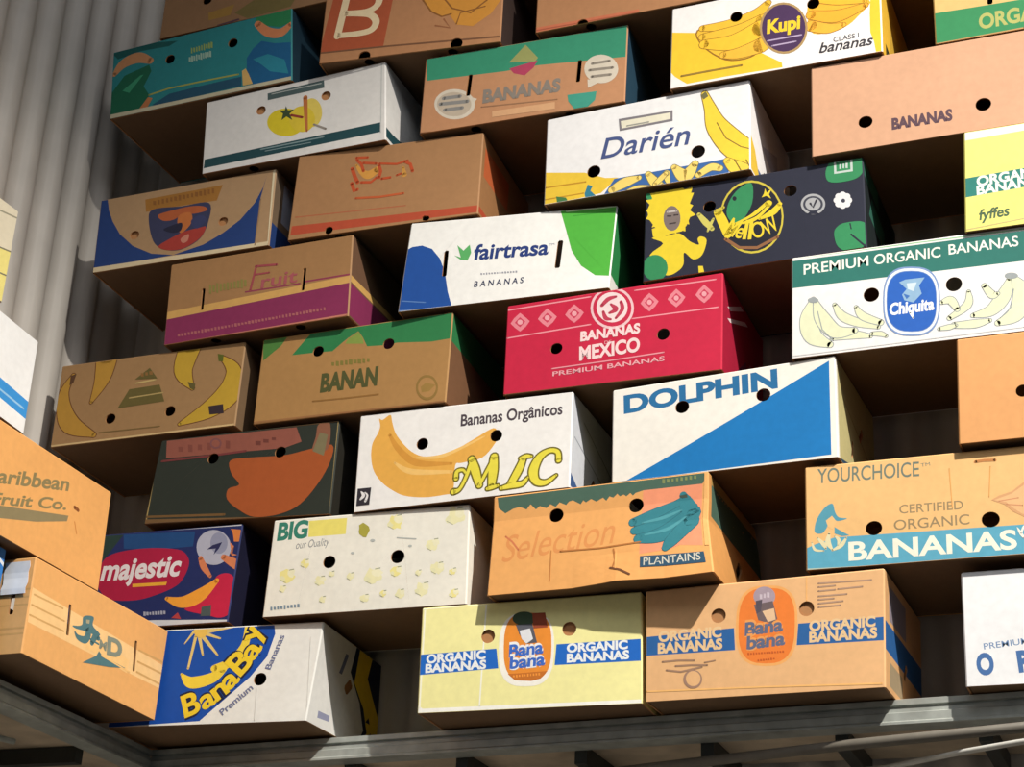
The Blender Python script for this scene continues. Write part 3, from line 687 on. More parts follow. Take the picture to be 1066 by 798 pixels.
   ('p',(168,96,98),((216,30.9),(223.1,29.3),(223.8,21.4),(216.7,22.9))),
   ('p',(168,96,98),((226.2,30.4),(232.5,29),(233,22.3),(226.7,23.7))),
   ('p',(168,96,98),((235.6,30.7),(242.5,29.2),(243,22.4),(236.2,23.9))),
   ('p',(168,96,98),((245,32.3),(252.3,30.6),(253,21.3),(245.7,23))),
   ('p',(168,96,98),((254.8,32.4),(262,30.8),(262.6,21.6),(255.5,23.3))),
   ('p',(168,96,98),((264.6,33.1),(271.4,31.4),(272.2,21.4),(265.4,23.1))),
   ('p',(168,96,98),((274.2,31.7),(281.5,30.1),(282,23.3),(274.7,24.8))),
   ('p',(168,96,98),((284.4,32.6),(290.5,31.1),(291.1,22.8),(285,24.3))),
   ('p',(168,96,98),((294.6,32.1),(299.8,30.9),(300.3,23.8),(295.1,25))),
   ('p',(168,96,98),((303.1,32.7),(310.6,31.1),(311.2,23.6),(303.6,25.2))),
   ('p',(168,96,98),((312.9,32.7),(320.2,31.1),(320.7,24),(313.4,25.6))),
   ('p',(168,96,98),((323.6,33.1),(328.8,31.8),(329.3,24.1),(324.1,25.4))),
   ('p',(168,96,98),((333,33.5),(338.6,32.2),(339.2,24.1),(333.5,25.5))),
   ('p',(168,96,98),((342.6,34.1),(348.3,32.7),(348.9,24),(343.2,25.4))),
   ('p',(168,96,98),((352.5,34.7),(357.6,33.3),(358.2,23.9),(353.2,25.2))),
   ('p',(168,96,98),((361.9,35.2),(367.5,33.7),(368.1,23.8),(362.6,25.3))),
   ('p',(168,96,98),((370.8,33.8),(378.1,32.2),(378.5,25.7),(371.2,27.2))),
   ('p',(168,96,98),((380.4,35.3),(387.5,33.6),(388.1,24.6),(381,26.3))),
   ('p',(168,96,98),((391.2,34.6),(396.1,33.4),(396.6,25.7),(391.7,27))),
   ('p',(168,96,98),((400,35.5),(406.4,34),(406.9,25.3),(400.6,26.8))),
   ('p',(168,96,98),((409.5,35.8),(416.1,34.2),(416.7,25.4),(410.1,27))),
   ('p',(168,96,98),((418.7,36.3),(426.1,34.6),(426.7,25.4),(419.3,27.1))),
   ('p',(168,96,98),((428.7,35.3),(435.5,33.8),(435.9,26.9),(429.1,28.4))),
   ('p',(168,96,98),((438.5,36.9),(444.7,35.4),(445.3,25.7),(439.1,27.2))),
   ('p',(168,96,98),((448.8,35.7),(453.7,34.5),(454.1,27.3),(449.3,28.5))),
   ('p',(168,96,98),((458.2,37.2),(463.3,35.9),(463.9,26.2),(458.8,27.6))),
   ('s',(190,120,100),5.2,((35.1,-2),(525.4,3.9))),
   ('p',(138,128,68),((122,162.6),(128.5,160.1),(130.9,131.9),(124.4,134.5))),
   ('p',(138,128,68),((132.2,158.4),(139.6,156.1),(141.3,136.5),(133.8,138.8))),
   ('p',(138,128,68),((142.8,164),(148.7,161.4),(151.2,131.3),(145.3,133.8))),
   ('p',(138,128,68),((153.1,160.4),(159.6,158.1),(161.4,135.1),(155,137.4))),
   ('p',(138,128,68),((163.4,160),(169.9,157.8),(171.7,135.8),(165.2,138.1))),
   ('p',(138,128,68),((173.2,161),(180.5,158.5),(182.3,135.2),(175.1,137.7))),
   ('p',(138,128,68),((184,159.1),(190.5,157),(192,137.4),(185.6,139.6))),
   ('p',(138,128,68),((194,160.5),(200.8,158.2),(202.5,136.4),(195.7,138.7))),
   ('p',(138,128,68),((203.8,161.7),(211.4,159.1),(213.2,135.5),(205.6,138))),
   ('p',(138,128,68),((214.1,164.1),(221.2,161.4),(223.3,133.5),(216.3,136.1))),
   ('p',(138,128,68),((224.5,160.4),(231.8,158.1),(233.4,137.4),(226,139.8))),
   ('s',(158,72,78),6.6,((257,192.4),(244.7,123.6))),
   ('s',(158,72,78),6.6,((255.6,195.3),(316.5,190))),
   ('s',(158,72,78),5.2,((255.6,169.6),(296.2,169.2))),
   ('t',(164,84,90),'ruit',274.5,125.1,104.1,1.8,38.5,0.05,1.4),
  ),
  R=(
   ('p',(132,46,84),((0,4.9),(400,4.9),(400,98),(0,98))),
   ('p',(206,160,92),((0,102.9),(400,102.9),(400,122.5),(0,122.5))),
  ),
 ),
 'carton_13': dict(base=(236,234,230), side=(45,135,75),
  hF=(('s',104.3,154.1,107.2,87.1,11,0),('s',391.6,150.7,390.8,77.2,13,0)),
  F=(
   ('p',(28,76,152),((-2.5,168.1),(12.7,176.6),(38.1,178),(65.4,165.8),(89.9,135.7),(107.7,96.1),(122.2,40.2),(141.6,-13.1),(-2.2,-2.5),(-1,85.6))),
   ('s',(90,125,180),2.8,((6.3,28.6),(68.5,17.4))),
   ('s',(110,140,190),4.5,((2.3,1.6),(71.2,-4.2))),
   ('p',(78,172,60),((382.1,243.5),(523.5,245),(522.5,34.1),(486.4,40.4),(449.1,73.3),(421.7,120.8),(400.9,186.6))),
   ('s',(190,220,170),5.5,((398.4,239.3),(522.1,241.2))),
   ('s',(60,150,50),3.1,((417,223.3),(517.6,227.3))),
   ('p',(88,168,98),((125.7,141.2),(143.5,133.1),(130.2,169.4),(148,152.1),(162.1,167.7),(168.6,143.6),(162,123),(144.3,126.3))),
   ('t',(34,56,118),'fairtrasa',175.2,123.2,188.5,-5.9,41.8,0,2.7),
   ('t',(80,90,120),'TM',364.6,141.1,12.7,1.1,6.4,0,0),
   ('t',(45,52,82),'B A N A N A S',187,45.1,123.7,-3.4,16.2,0,2),
   ('p',(150,150,160),((199.9,83),(203.8,82.2),(204.5,76.9),(200.5,77.7))),
   ('p',(150,150,160),((206.4,81.9),(210.9,81.1),(211.3,77.4),(206.8,78.2))),
   ('p',(150,150,160),((213.4,82.6),(217,81.9),(217.7,76.1),(214.1,76.9))),
   ('p',(150,150,160),((220,81.6),(224,80.9),(224.5,76.5),(220.5,77.2))),
   ('p',(150,150,160),((226.7,81.2),(230.7,80.5),(231.2,76.3),(227.2,77))),
   ('p',(150,150,160),((233.2,81.1),(237.7,80.3),(238.2,75.9),(233.7,76.6))),
   ('p',(150,150,160),((240.2,80.4),(244.2,79.7),(244.7,76),(240.7,76.7))),
   ('p',(150,150,160),((246.8,80.3),(251.1,79.6),(251.6,75.4),(247.3,76.2))),
   ('p',(150,150,160),((253.4,80.2),(258.1,79.4),(258.6,74.9),(253.9,75.7))),
   ('p',(150,150,160),((260.2,80.4),(264.7,79.5),(265.3,74.2),(260.8,75))),
   ('p',(150,150,160),((267,79.3),(271.6,78.6),(272.1,74.6),(267.4,75.4))),
   ('p',(150,150,160),((274.3,79.4),(277.9,78.7),(278.4,74),(274.8,74.6))),
   ('p',(150,150,160),((280.8,78.9),(285.1,78.1),(285.5,73.9),(281.2,74.6))),
   ('p',(150,150,160),((287.5,79),(291.9,78.2),(292.4,73.1),(288.1,73.9))),
  ),
  R=(
   ('p',(236,234,230),((0,0),(400,0),(400,39.2),(0,39.2))),
  ),
 ),
 'carton_14': dict(base=(38,40,56), side=(26,34,36),
  hF=(('c',157.5,176.8,15,0),('c',347.6,183.7,15,0)),
  F=(
   ('p',(50,134,86),((-0.9,241),(32.9,249.7),(44.3,230.2),(11.9,211.1))),
   ('p',(226,200,50),((110.2,175.2),(124.6,159.9),(106.1,155),(109.3,136.1),(99.6,140.6),(100.4,118.8),(82.7,126.7),(78.2,116.9),(67.4,121),(57.1,115.7),(50.3,132.3),(36.4,121.6),(30.2,146.1),(18.5,144.3),(24.2,158.9),(4.4,171),(9.7,183),(3.8,195.5),(16.2,203.4),(1.4,223.7),(17.1,223.4),(18.9,240.3),(31.7,241.2),(31.4,251.6),(46.9,245.6),(55,260.5),(65.2,238.7),(77.9,254.1),(81.5,233.9),(94.6,233),(99.1,220.2),(114.3,210.9),(103.2,197.6),(118.1,187.6))),
   ('p',(226,200,50),((6.8,196.2),(18.1,225.8),(11.1,243.1),(38.8,233.2),(49.4,248.4),(68.7,241.4),(84.9,253.6),(96,236.1),(116.1,238.5),(112.4,223.3),(119.5,222),(110.1,195.4),(111.6,157.5),(102.7,134.2),(92.2,120.7),(57.3,117.9),(44,111.1),(22.2,118.2),(19,140.5),(27.1,142.1),(10.1,170.4))),
   ('e',(122,108,104),67.3,160.8,20.6,-3.9,-0.6,34.7),
   ('s',(70,60,60),4.1,((56.4,169.2),(64.5,167.6))),
   ('s',(70,60,60),4.1,((72.6,168.6),(81.3,168.2))),
   ('s',(70,60,60),4.1,((62.2,146.8),(75.7,146.8))),
   ('s',(190,180,175),4.7,((56.1,180.5),(77.8,179.5))),
   ('p',(226,200,50),((57.3,114.8),(65.4,115.5),(72.9,116.7),(80.1,117.2),(86.9,115.5),(93.4,110.6),(99.6,103.3),(105.5,95.7),(111.3,89.5),(117.4,84.6),(123.7,80.3),(129.1,77.3),(132.7,76.4),(133.4,78.5),(132.1,83.1),(130.4,88.2),(129.9,92.2),(131,94.8),(132.8,96.9),(135.2,98.2),(137.8,98.1),(141.3,96.8),(145.6,94.4),(149.4,90.6),(151.2,85.2),(150.5,76.8),(148.2,66),(144.8,55.4),(140.9,47.5),(136.4,42.6),(131,39.6),(125.4,38.4),(119.8,39.2),(114,43.7),(107.9,51.5),(102.3,58.7),(98.3,61.2),(96.8,57),(97.1,48.5),(97.7,38.9),(97.1,31.1),(95.4,25.9),(93,21.7),(89.9,18.2),(85.7,15),(80.5,11.6),(74.3,8.2),(67.3,6.1),(59.3,6.4),(49.3,9.6),(37.7,15),(26.7,22),(18.9,29.8),(14.8,39),(13.1,49.7),(13.7,60.5),(16.3,69.9),(23,77.4),(33.2,83.7),(42.6,89.5),(47,95.1),(42.7,101),(32.9,106.9),(23.2,112),(19.6,115.5),(24.6,116.8),(34.9,116.4),(47,115.4))),
   ('v',(200,190,95),((131.9,159.8,9.4),(148.2,135,15.1),(164.3,113.5,10.4))),
   ('v',(200,190,95),((166.8,140.8,5.8),(158.9,123.7,8.1),(153.7,109.3,4.6))),
   ('p',(226,200,50),((132.2,18.8),(142.7,17),(146.5,-1.7),(133.4,0.6))),
   ('e',(50,134,86),29.5,32.2,30,-5.3,-0.8,35.5),
   ('e',(200,182,64),256.7,130,74.1,-14,0.7,99.7),
   ('e',(30,32,44),256.7,130,69.9,-13.2,0.6,94),
   ('p',(50,134,86),((198.7,147.2),(198.3,154.9),(199.2,163.4),(201.1,172.1),(204,180.4),(207.9,188.7),(213,197),(218.9,204.6),(225.3,210.8),(233.3,216.5),(242.6,221.9),(251.3,224.5),(257.3,222.1),(260.3,212.4),(261.2,197.2),(260.4,180.4),(258,165.7),(253.5,152.8),(246.9,140.3),(239.6,129.6),(233,122.2),(227.3,118.7),(221.7,118.4),(216.5,120.2),(211.9,123.1),(207.6,127.2),(203.7,133.1),(200.5,140))),
   ('e',(30,32,44),216.8,187.3,4.8,-0.9,0,6.3),
   ('v',(226,200,50),((177.4,157.4,19.8),(189.7,127.2,23.1),(201.4,91.3,19.5))),
   ('v',(226,200,50),((217.2,117.8,4.6),(259.3,126.4,21.8),(296.4,158.3,17.3))),
   ('v',(30,32,44),((233,119.1,1.7),(267.2,131.1,3.4),(291,151.3,1.7))),
   ('v',(226,200,50),((275,120.4,5.7),(306.5,132.9,17.2),(322.5,151.4,11.5))),
   ('v',(200,182,64),((190.7,167.4,7),(180,163.2,9.3),(170.4,160,5.8))),
   ('p',(226,200,50),((288.9,201.5),(292.5,188.3),(304.7,198.4),(297.7,182.9),(302.8,170.7),(291.4,180.4),(280.8,178.1),(286.2,187.6))),
   ('t',(226,200,50),'M',189.7,98.3,23.2,-15.3,44.3,0,0.85),
   ('t',(226,200,50),'e',215,82.6,15.7,-7.8,40.4,0,0.85),
   ('t',(226,200,50),'l',234.9,72.9,8.4,-1.5,51.3,0,0.85),
   ('t',(226,200,50),'l',247.5,70,8.3,-0.9,51.2,0,0.85),
   ('t',(226,200,50),'O',261,68.1,28.2,5.7,42.6,0,0.85),
   ('t',(226,200,50),'W',290.2,71.8,32.3,12.8,42.6,0,0.85),
   ('s',(140,95,62),8,((196.1,80),(227.5,51.2),(269.1,43.7),(316,64))),
   ('e',(165,165,168),398.5,136.8,27.7,-5.3,0.7,28.2),
   ('e',(60,62,74),398.5,136.8,22.6,-4.3,0.5,22),
   ('e',(165,165,168),398.5,136.8,17.4,-3.4,0.4,17.1),
   ('s',(50,50,60),5.1,((392.4,139.8),(398.3,127.7),(406.5,145.7))),
   ('p',(38,40,56),((384,112),(412.2,106.7),(404.8,117.3),(391.9,118.5))),
   ('e',(222,220,222),479,131.7,7.6,-1.5,0.3,8.5),
   ('e',(222,220,222),474.8,122.2,7.6,-1.5,0.3,8.5),
   ('e',(222,220,222),465.3,119.7,7.6,-1.5,0.3,8.5),
   ('e',(222,220,222),456.1,125.8,7.6,-1.5,0.3,8.5),
   ('e',(222,220,222),452.6,136.8,7.6,-1.5,0.3,8.5),
   ('e',(222,220,222),456.8,146.4,7.6,-1.5,0.3,8.5),
   ('e',(222,220,222),466.3,148.9,7.6,-1.5,0.3,8.5),
   ('e',(222,220,222),475.5,142.8,7.6,-1.5,0.3,8.5),
   ('e',(222,220,222),465.8,134.3,10.2,-2,0.4,12.2),
   ('e',(60,60,72),466.8,132.9,4.6,-0.9,0.2,5.5),
   ('p',(50,134,86),((429,214.4),(429.5,219.9),(430.8,225.4),(432.6,230.6),(434.8,235.2),(436.8,239.1),(438.9,242.6),(442,245.6),(447.2,248.4),(455.3,251),(465.6,253.3),(476.5,255.1),(486.4,256.1),(495.7,257),(505,257.6),(512.9,256.7),(518.3,252.8),(520.4,244.2),(520,232.2),(518.1,219.7),(515.6,209.5),(513,202.2),(509.6,196.3),(505.2,191.6),(499.4,188),(491.6,185.5),(482.1,184.2),(472.2,183.8),(463.3,184),(455.2,184.7),(447.3,186),(440.4,188.2),(435.1,191.4),(431.8,196.1),(430,202.1),(429.2,208.4))),
   ('p',(190,200,195),((448.7,248.1),(491.2,247),(490.9,208.3),(448.6,209.3))),
   ('p',(50,134,86),((453.7,240.8),(485.8,240.5),(486,214.2),(453.9,214.4))),
   ('p',(190,200,195),((461.2,234.8),(465.5,233.2),(465,219.3),(460.8,220.9))),
   ('p',(190,200,195),((468.7,234.2),(472.5,232.7),(472,219.9),(468.3,221.4))),
   ('p',(190,200,195),((475.4,235.5),(480.3,233.7),(479.8,218.7),(474.9,220.5))),
   ('p',(50,134,86),((443.8,49.5),(444.5,55.2),(446.3,59.5),(448.8,63),(451.9,66),(455.2,68.7),(458.9,70.8),(463.6,72.2),(469.9,72.8),(479.1,73),(490.5,72.6),(501.7,70.9),(510.1,67.1),(515.3,60.4),(518.5,51.5),(520,41.7),(519.8,32.4),(517.9,23.2),(514.2,13.5),(509.2,4.9),(503.5,-1.3),(496.6,-4.5),(488.3,-5.5),(479.9,-4.9),(472.4,-3.3),(465.8,-0.7),(459.8,3.2),(454.5,8.2),(450.3,14.3),(447.2,22.3),(445.1,31.9),(444,41.6))),
   ('s',(38,40,56),4.4,((481.4,39.5),(512.6,1.2))),
   ('s',(38,40,56),2.8,((479.9,68.6),(481.9,54.4))),
  ),
  R=(
   ('p',(45,95,80),((40,110.3),(200,98),(220,159.3),(80,176.4))),
   ('p',(90,85,60),((200,0),(212,0),(172,122.5),(160,122.5))),
   ('p',(45,95,80),((0,196),(160,183.8),(160,245),(0,245))),
  ),
 ),
 'carton_15': dict(base=(232,224,124), side=(232,224,124),
  F=(
   ('p',(236,232,222),((-3.2,244.2),(198.8,256.4),(197.4,225.4),(1,222.1))),
   ('p',(42,122,112),((-1.2,128.3),(320.4,139.5),(317.4,95.3),(-0.1,82))),
   ('t',(236,238,225),'ORGANIC',26.6,105.7,146.3,4.1,22.5,0,3.7),
   ('t',(236,238,225),'BANANAS',26.2,84.7,145.8,4.4,20.9,0,3.7),
   ('t',(72,98,72),'fyffes',30,23.3,62.9,1.6,24.2,0.15,2.5),
   ('s',(195,180,120),2.8,((-0.1,3.9),(124.5,12.5))),
  ),
 ),
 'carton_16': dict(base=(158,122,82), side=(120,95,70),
  hF=(('c',171.6,64.7,15,0),('c',345.8,65.4,15,0)),
  F=(
   ('v',(104,64,36),((39.7,211.4,16.1),(19.1,165,32.2),(25,112.1,48.1),(55.4,59.6,55.9),(128.5,21.7,18.5))),
   ('v',(178,134,54),((39.7,211.4,10.7),(19.1,165,26.8),(25,112.1,42.8),(55.4,59.6,50.5),(128.5,21.7,13.2))),
   ('v',(104,64,36),((135.2,267.2,72.1),(130.1,189.7,51.9),(105.8,121.4,13.3))),
   ('v',(178,134,54),((135.2,267.2,66.8),(130.1,189.7,46.6),(105.8,121.4,8))),
   ('v',(104,64,36),((382.8,265.6,70.4),(368.7,184,57.2),(402.7,125.1,15.5))),
   ('v',(186,150,50),((382.8,265.6,65.2),(368.7,184,52),(402.7,125.1,10.3))),
   ('v',(104,64,36),((474.2,208.2,14.2),(512.4,164.8,43.6),(510.7,101.6,75.3),(459.8,57.5,58.9),(378.9,23.2,14.2))),
   ('v',(186,150,50),((474.2,208.2,9),(512.4,164.8,38.4),(510.7,101.6,70.2),(459.8,57.5,53.8),(378.9,23.2,9))),
   ('p',(90,95,35),((462.3,219.4),(479.7,213.8),(480.3,194.6),(467.7,196.3))),
   ('p',(95,85,45),((386.1,146.4),(409.2,137),(408.6,118),(395.1,126.1))),
   ('p',(90,60,40),((32,210.4),(48.9,214.7),(43.1,188),(32.3,181.6))),
   ('p',(100,88,46),((228.3,173.5),(268.5,203.7),(295.5,167.9))),
   ('p',(100,88,46),((216.2,146.1),(304.4,148.8),(325.3,96.7),(188.7,92.8))),
   ('s',(196,170,110),4.6,((233.1,161.9),(289.5,165.5))),
   ('s',(175,150,95),3.9,((219.9,119.8),(317.3,123.4))),
   ('p',(140,100,55),((244,190.9),(252.4,189.2),(253.8,179.4),(245.4,181))),
   ('p',(140,100,55),((257.1,191.5),(264.5,190.1),(265.7,181),(258.3,182.5))),
   ('p',(140,100,55),((268.4,193.6),(278,191.8),(279.4,181.2),(269.8,183))),
   ('p',(52,40,46),((455.7,65.6),(496.8,66.7),(502.1,39.5),(462,40.8))),
   ('s',(120,95,55),3.3,((143.8,26.3),(321.4,23.9))),
   ('s',(205,175,125),6,((2.2,2.6),(537.4,2.5))),
  ),
 ),
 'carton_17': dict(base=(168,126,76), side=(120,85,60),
  hF=(('c',160.1,187.4,15,0),('c',350.9,181,15,0)),
  F=(
   ('p',(46,122,72),((149,262),(518,245.8),(512.8,171.9),(464.4,170.2),(373.7,180.6),(339.7,178.4),(293.2,182.1),(278.9,210),(265.3,229.3),(237.6,213.1),(221.2,200.1),(199.5,181.7),(157.4,184.6),(87.7,186.6))),
   ('p',(74,122,58),((-0.2,245.5),(79.2,260.1),(53.3,218.5),(7.6,182.3))),
   ('p',(130,150,70),((237.9,210),(265.5,227.4),(279.2,206.9),(283.7,190.9),(233.2,198.3))),
   ('t',(78,80,44),'BANAN',177,70.1,153.4,0.5,48.1,0,5.1),
   ('p',(125,115,55),((200.4,150.5),(207.9,149),(209,138.9),(201.5,140.5))),
   ('p',(125,115,55),((211.8,152.5),(220.3,150.5),(221.8,136.5),(213.2,138.4))),
   ('p',(125,115,55),((224,151.5),(232.4,149.6),(233.7,137),(225.3,138.8))),
   ('p',(125,115,55),((236.8,151.1),(243.6,149.5),(244.9,136.8),(238.1,138.4))),
   ('p',(125,115,55),((247,152.1),(257.2,149.9),(258.7,135.3),(248.4,137.5))),
   ('p',(125,115,55),((259.6,149.6),(269,147.7),(270,137.3),(260.6,139.1))),
   ('p',(125,115,55),((271,151.6),(281,149.4),(282.4,134.8),(272.4,136.9))),
   ('p',(125,115,55),((284.3,150.5),(291.6,148.8),(292.9,135.4),(285.6,137.1))),
   ('p',(125,115,55),((296.6,148.7),(303.3,147.2),(304.3,136.7),(297.6,138.2))),
   ('s',(140,100,52),4.3,((160.7,45.5),(249.1,42.8),(336.5,42.4))),
   ('e',(140,110,58),463.8,44.8,28.8,-3.8,-2.9,34.5),
   ('e',(168,126,76),463.8,44.8,23.3,-3,-2.3,27.3),
   ('p',(150,118,62),((447,48.2),(459.9,58.2),(485.4,49),(470.2,33.4),(451,33))),
   ('s',(150,105,65),5,((1,4.4),(515.4,1.5))),
  ),
  R=(
   ('p',(46,122,72),((0,167.4),(400,147.7),(400,246.2),(0,246.2))),
  ),
 ),
 'carton_18': dict(base=(196,34,66), side=(165,26,56),
  hF=(('c',128.7,106.9,15,0),('c',386.3,107.4,15,0)),
  F=(
   ('s',(228,148,158),3.5,((1,232.3),(208.2,235))),
   ('s',(228,148,158),3.2,((315.6,233.7),(507.3,229.9))),
   ('s',(228,148,158),3.5,((4.7,154.1),(210.6,159.5))),
   ('s',(228,148,158),3.2,((311.4,159.2),(513.5,157.5))),
   ('p',(222,130,142),((10.8,194),(19.5,207.4),(33.6,220),(47.5,205.8),(59.2,192.7),(50,178.8),(35.9,167.6),(22.1,180.3))),
   ('p',(196,60,86),((21.5,194.4),(34.1,207.9),(48,193.1),(35.4,179.6))),
   ('e',(228,160,168),34.8,193.8,6.7,-1,-0.3,7.1),
   ('p',(222,130,142),((79.4,195.2),(88,208.4),(101.8,220.9),(115.3,206.8),(126.7,193.9),(117.6,180.1),(103.8,169.1),(90.4,181.6))),
   ('p',(196,60,86),((89.8,195.6),(102.3,208.9),(115.8,194.3),(103.4,181))),
   ('e',(228,160,168),102.8,194.9,6.5,-1,-0.3,7),
   ('p',(222,130,142),((147.1,195.5),(155.5,208.6),(169.1,220.9),(182.2,207.1),(193.3,194.3),(184.3,180.7),(170.8,169.8),(157.8,182.1))),
   ('p',(196,60,86),((157.3,195.9),(169.5,209.1),(182.6,194.6),(170.4,181.5))),
   ('e',(228,160,168),170,195.3,6.3,-1,-0.2,6.9),
   ('p',(222,130,142),((330.2,196.3),(338.3,209),(351.1,220.9),(363.2,207.5),(373.5,195.1),(364.9,181.9),(352.2,171.4),(340.1,183.3))),
   ('p',(196,60,86),((339.8,196.7),(351.4,209.5),(363.5,195.4),(351.9,182.7))),
   ('e',(228,160,168),351.7,196.1,5.9,-1,-0.1,6.7),
   ('p',(222,130,142),((394.5,196.9),(402.5,209.4),(415,221.2),(426.8,207.9),(436.8,195.7),(428.4,182.7),(415.8,172.2),(404.1,184.1))),
   ('p',(196,60,86),((403.8,197.3),(415.2,209.9),(427,196),(415.7,183.4))),
   ('e',(228,160,168),415.4,196.7,5.8,-1,-0.1,6.6),
   ('p',(222,130,142),((460.2,197),(468,209.4),(480.3,221),(491.8,207.9),(501.4,195.8),(493.2,182.9),(480.9,172.6),(469.4,184.3))),
   ('p',(196,60,86),((469.3,197.4),(480.5,209.8),(491.9,196.1),(480.8,183.7))),
   ('e',(228,160,168),480.6,196.8,5.7,-1,-0.1,6.5),
   ('e',(230,190,194),262,195.4,52.9,-8.6,-1.6,56.7),
   ('e',(196,40,72),262,195.4,46.9,-7.7,-1.4,49.8),
   ('e',(235,212,212),261.9,197.4,37.8,-6.2,-1.1,40.9),
   ('v',(188,60,84),((237.1,206.3,9.2),(252.1,220.8,11.8),(270.4,224.5,6.5))),
   ('v',(188,60,84),((258.6,206.1,5.2),(271.3,190.5,13),(256.2,182.8,6.5))),
   ('v',(188,60,84),((283,208.8,7.8),(286.5,188,10.3),(271.9,166.8,6.5))),
   ('v',(188,60,84),((240.7,188.7,6.5),(247.4,170.7,10.4),(259.8,165.3,5.2))),
   ('t',(238,208,208),'BANANAS',187.1,118.2,143.8,1.4,24.3,0,4.4),
   ('t',(228,170,175),'DE',246.3,101.5,16.5,0.3,8.1,0,0),
   ('t',(238,208,208),'MEXICO',186.3,67,145.6,5,34.8,0,3.7),
   ('s',(228,148,158),3.3,((119.9,53.6),(256.8,56),(388.3,60.1))),
   ('t',(228,165,172),'PREMIUM BANANAS',122,33,268.5,5.4,12,0,1.4),
  ),
  R=(
   ('p',(225,205,205),((40,177.3),(64,177.3),(180,233.9),(152,233.9))),
   ('p',(225,205,205),((40,147.7),(64,147.7),(220,211.7),(192,211.7))),
   ('p',(110,40,70),((120,49.2),(240,61.6),(200,110.8))),
   ('p',(190,120,130),((200,73.9),(280,86.2),(240,123.1))),
  ),
 ),
 'carton_19': dict(base=(234,230,228), side=(234,230,228),
  hF=(('c',174.9,128.9,17,0),('c',350,128.4,17,0)),
  F=(
   ('p',(42,112,102),((-1.7,236.7),(608,233.1),(602.5,160.7),(-0.1,169.3))),
   ('s',(150,190,150),3.2,((-0.1,243.3),(500.9,237.7))),
   ('t',(238,236,225),'PREMIUM',27.6,199.7,143,1,24.5,0,1.2),
   ('t',(238,236,225),'ORGANIC',182.3,201.1,142.8,-2.9,24.1,0,1.2),
   ('t',(238,236,225),'BANANAS',342.3,200.9,145.2,-1.2,23.8,0,1.2),
   ('v',(150,156,158),((95.1,116,11.4),(111.8,86.5,22.6),(145.5,65.7,21.4),(188.5,49.2,11.1))),
   ('v',(222,224,190),((95.1,116,7.3),(111.8,86.5,18.5),(145.5,65.7,17.3),(188.5,49.2,7.1))),
   ('v',(150,156,158),((141.3,103.9,10.3),(155.5,80.4,20.4),(193.5,59.1,16.2))),
   ('v',(222,224,190),((141.3,103.9,6.2),(155.5,80.4,16.3),(193.5,59.1,12.1))),
   ('v',(150,156,158),((89.2,36,12.3),(135.3,37.8,21.3),(171.3,30.3,11.1))),
   ('v',(222,224,190),((89.2,36,8.2),(135.3,37.8,17.3),(171.3,30.3,7.1))),
   ('v',(150,156,158),((173.8,35.3,11.1),(192.8,32.7,14.1),(204.6,25.8,9))),
   ('v',(222,224,190),((173.8,35.3,7.1),(192.8,32.7,10.1),(204.6,25.8,5))),
   ('v',(150,156,158),((48.3,136.3,12.6),(37.1,91.6,38.5),(47.7,47,40.2),(84.2,21.8,17.3))),
   ('v',(222,224,190),((48.3,136.3,8.4),(37.1,91.6,34.4),(47.7,47,36.1),(84.2,21.8,13.3))),
   ('v',(150,156,158),((53.2,130.2,12.6),(67.7,87.3,35.2),(96.7,51,32.8),(137.9,48.1,16.3))),
   ('v',(222,224,190),((53.2,130.2,8.4),(67.7,87.3,31.1),(96.7,51,28.7),(137.9,48.1,12.2))),
   ('v',(150,156,158),((468.6,130.9,12.8),(488.8,85.7,42.9),(472.4,41.2,37.8),(435.1,24.6,15.5))),
   ('v',(222,224,190),((468.6,130.9,8.9),(488.8,85.7,39),(472.4,41.2,33.9),(435.1,24.6,11.6))),
   ('v',(150,156,158),((463.6,123.7,11.8),(450,86.1,33.3),(423.1,55.9,28.4),(385.9,49.2,12.8))),
   ('v',(222,224,190),((463.6,123.7,7.9),(450,86.1,29.4),(423.1,55.9,24.5),(385.9,49.2,8.8))),
   ('v',(150,156,158),((412.4,115.4,13.9),(427.3,92.1,19.7),(438.9,93,10.8))),
   ('v',(222,224,190),((412.4,115.4,9.9),(427.3,92.1,15.8),(438.9,93,6.9))),
   ('v',(150,156,158),((379.5,107,9.9),(375.7,75.8,20.8),(337.3,49.7,12.9))),
   ('v',(222,224,190),((379.5,107,6),(375.7,75.8,16.8),(337.3,49.7,8.9))),
   ('v',(150,156,158),((345.8,31.7,15.8),(389.6,29.4,21.5),(419.6,33,10.7))),
   ('v',(222,224,190),((345.8,31.7,11.8),(389.6,29.4,17.6),(419.6,33,6.8))),
   ('v',(150,156,158),((315.4,27.6,9.9),(336.4,28.9,14.8),(350.4,31.1,8.9))),
   ('v',(222,224,190),((315.4,27.6,5.9),(336.4,28.9,10.8),(350.4,31.1,4.9))),
   ('v',(150,156,158),((322.5,88.7,11),(341.4,91.3,20.9),(354.4,68.3,13.9))),
   ('v',(222,224,190),((322.5,88.7,7),(341.4,91.3,17),(354.4,68.3,9.9))),
   ('s',(150,156,158),2.1,((58,104.9),(67.5,60.4),(91.6,30.4))),
   ('s',(150,156,158),2,((471.3,98.8),(464.3,57.9),(440.3,35.3))),
   ('e',(150,156,158),48.3,133.6,11.9,-1.7,0,6.6),
   ('e',(150,156,158),468.6,130.9,13.6,-2.1,0.4,7.4),
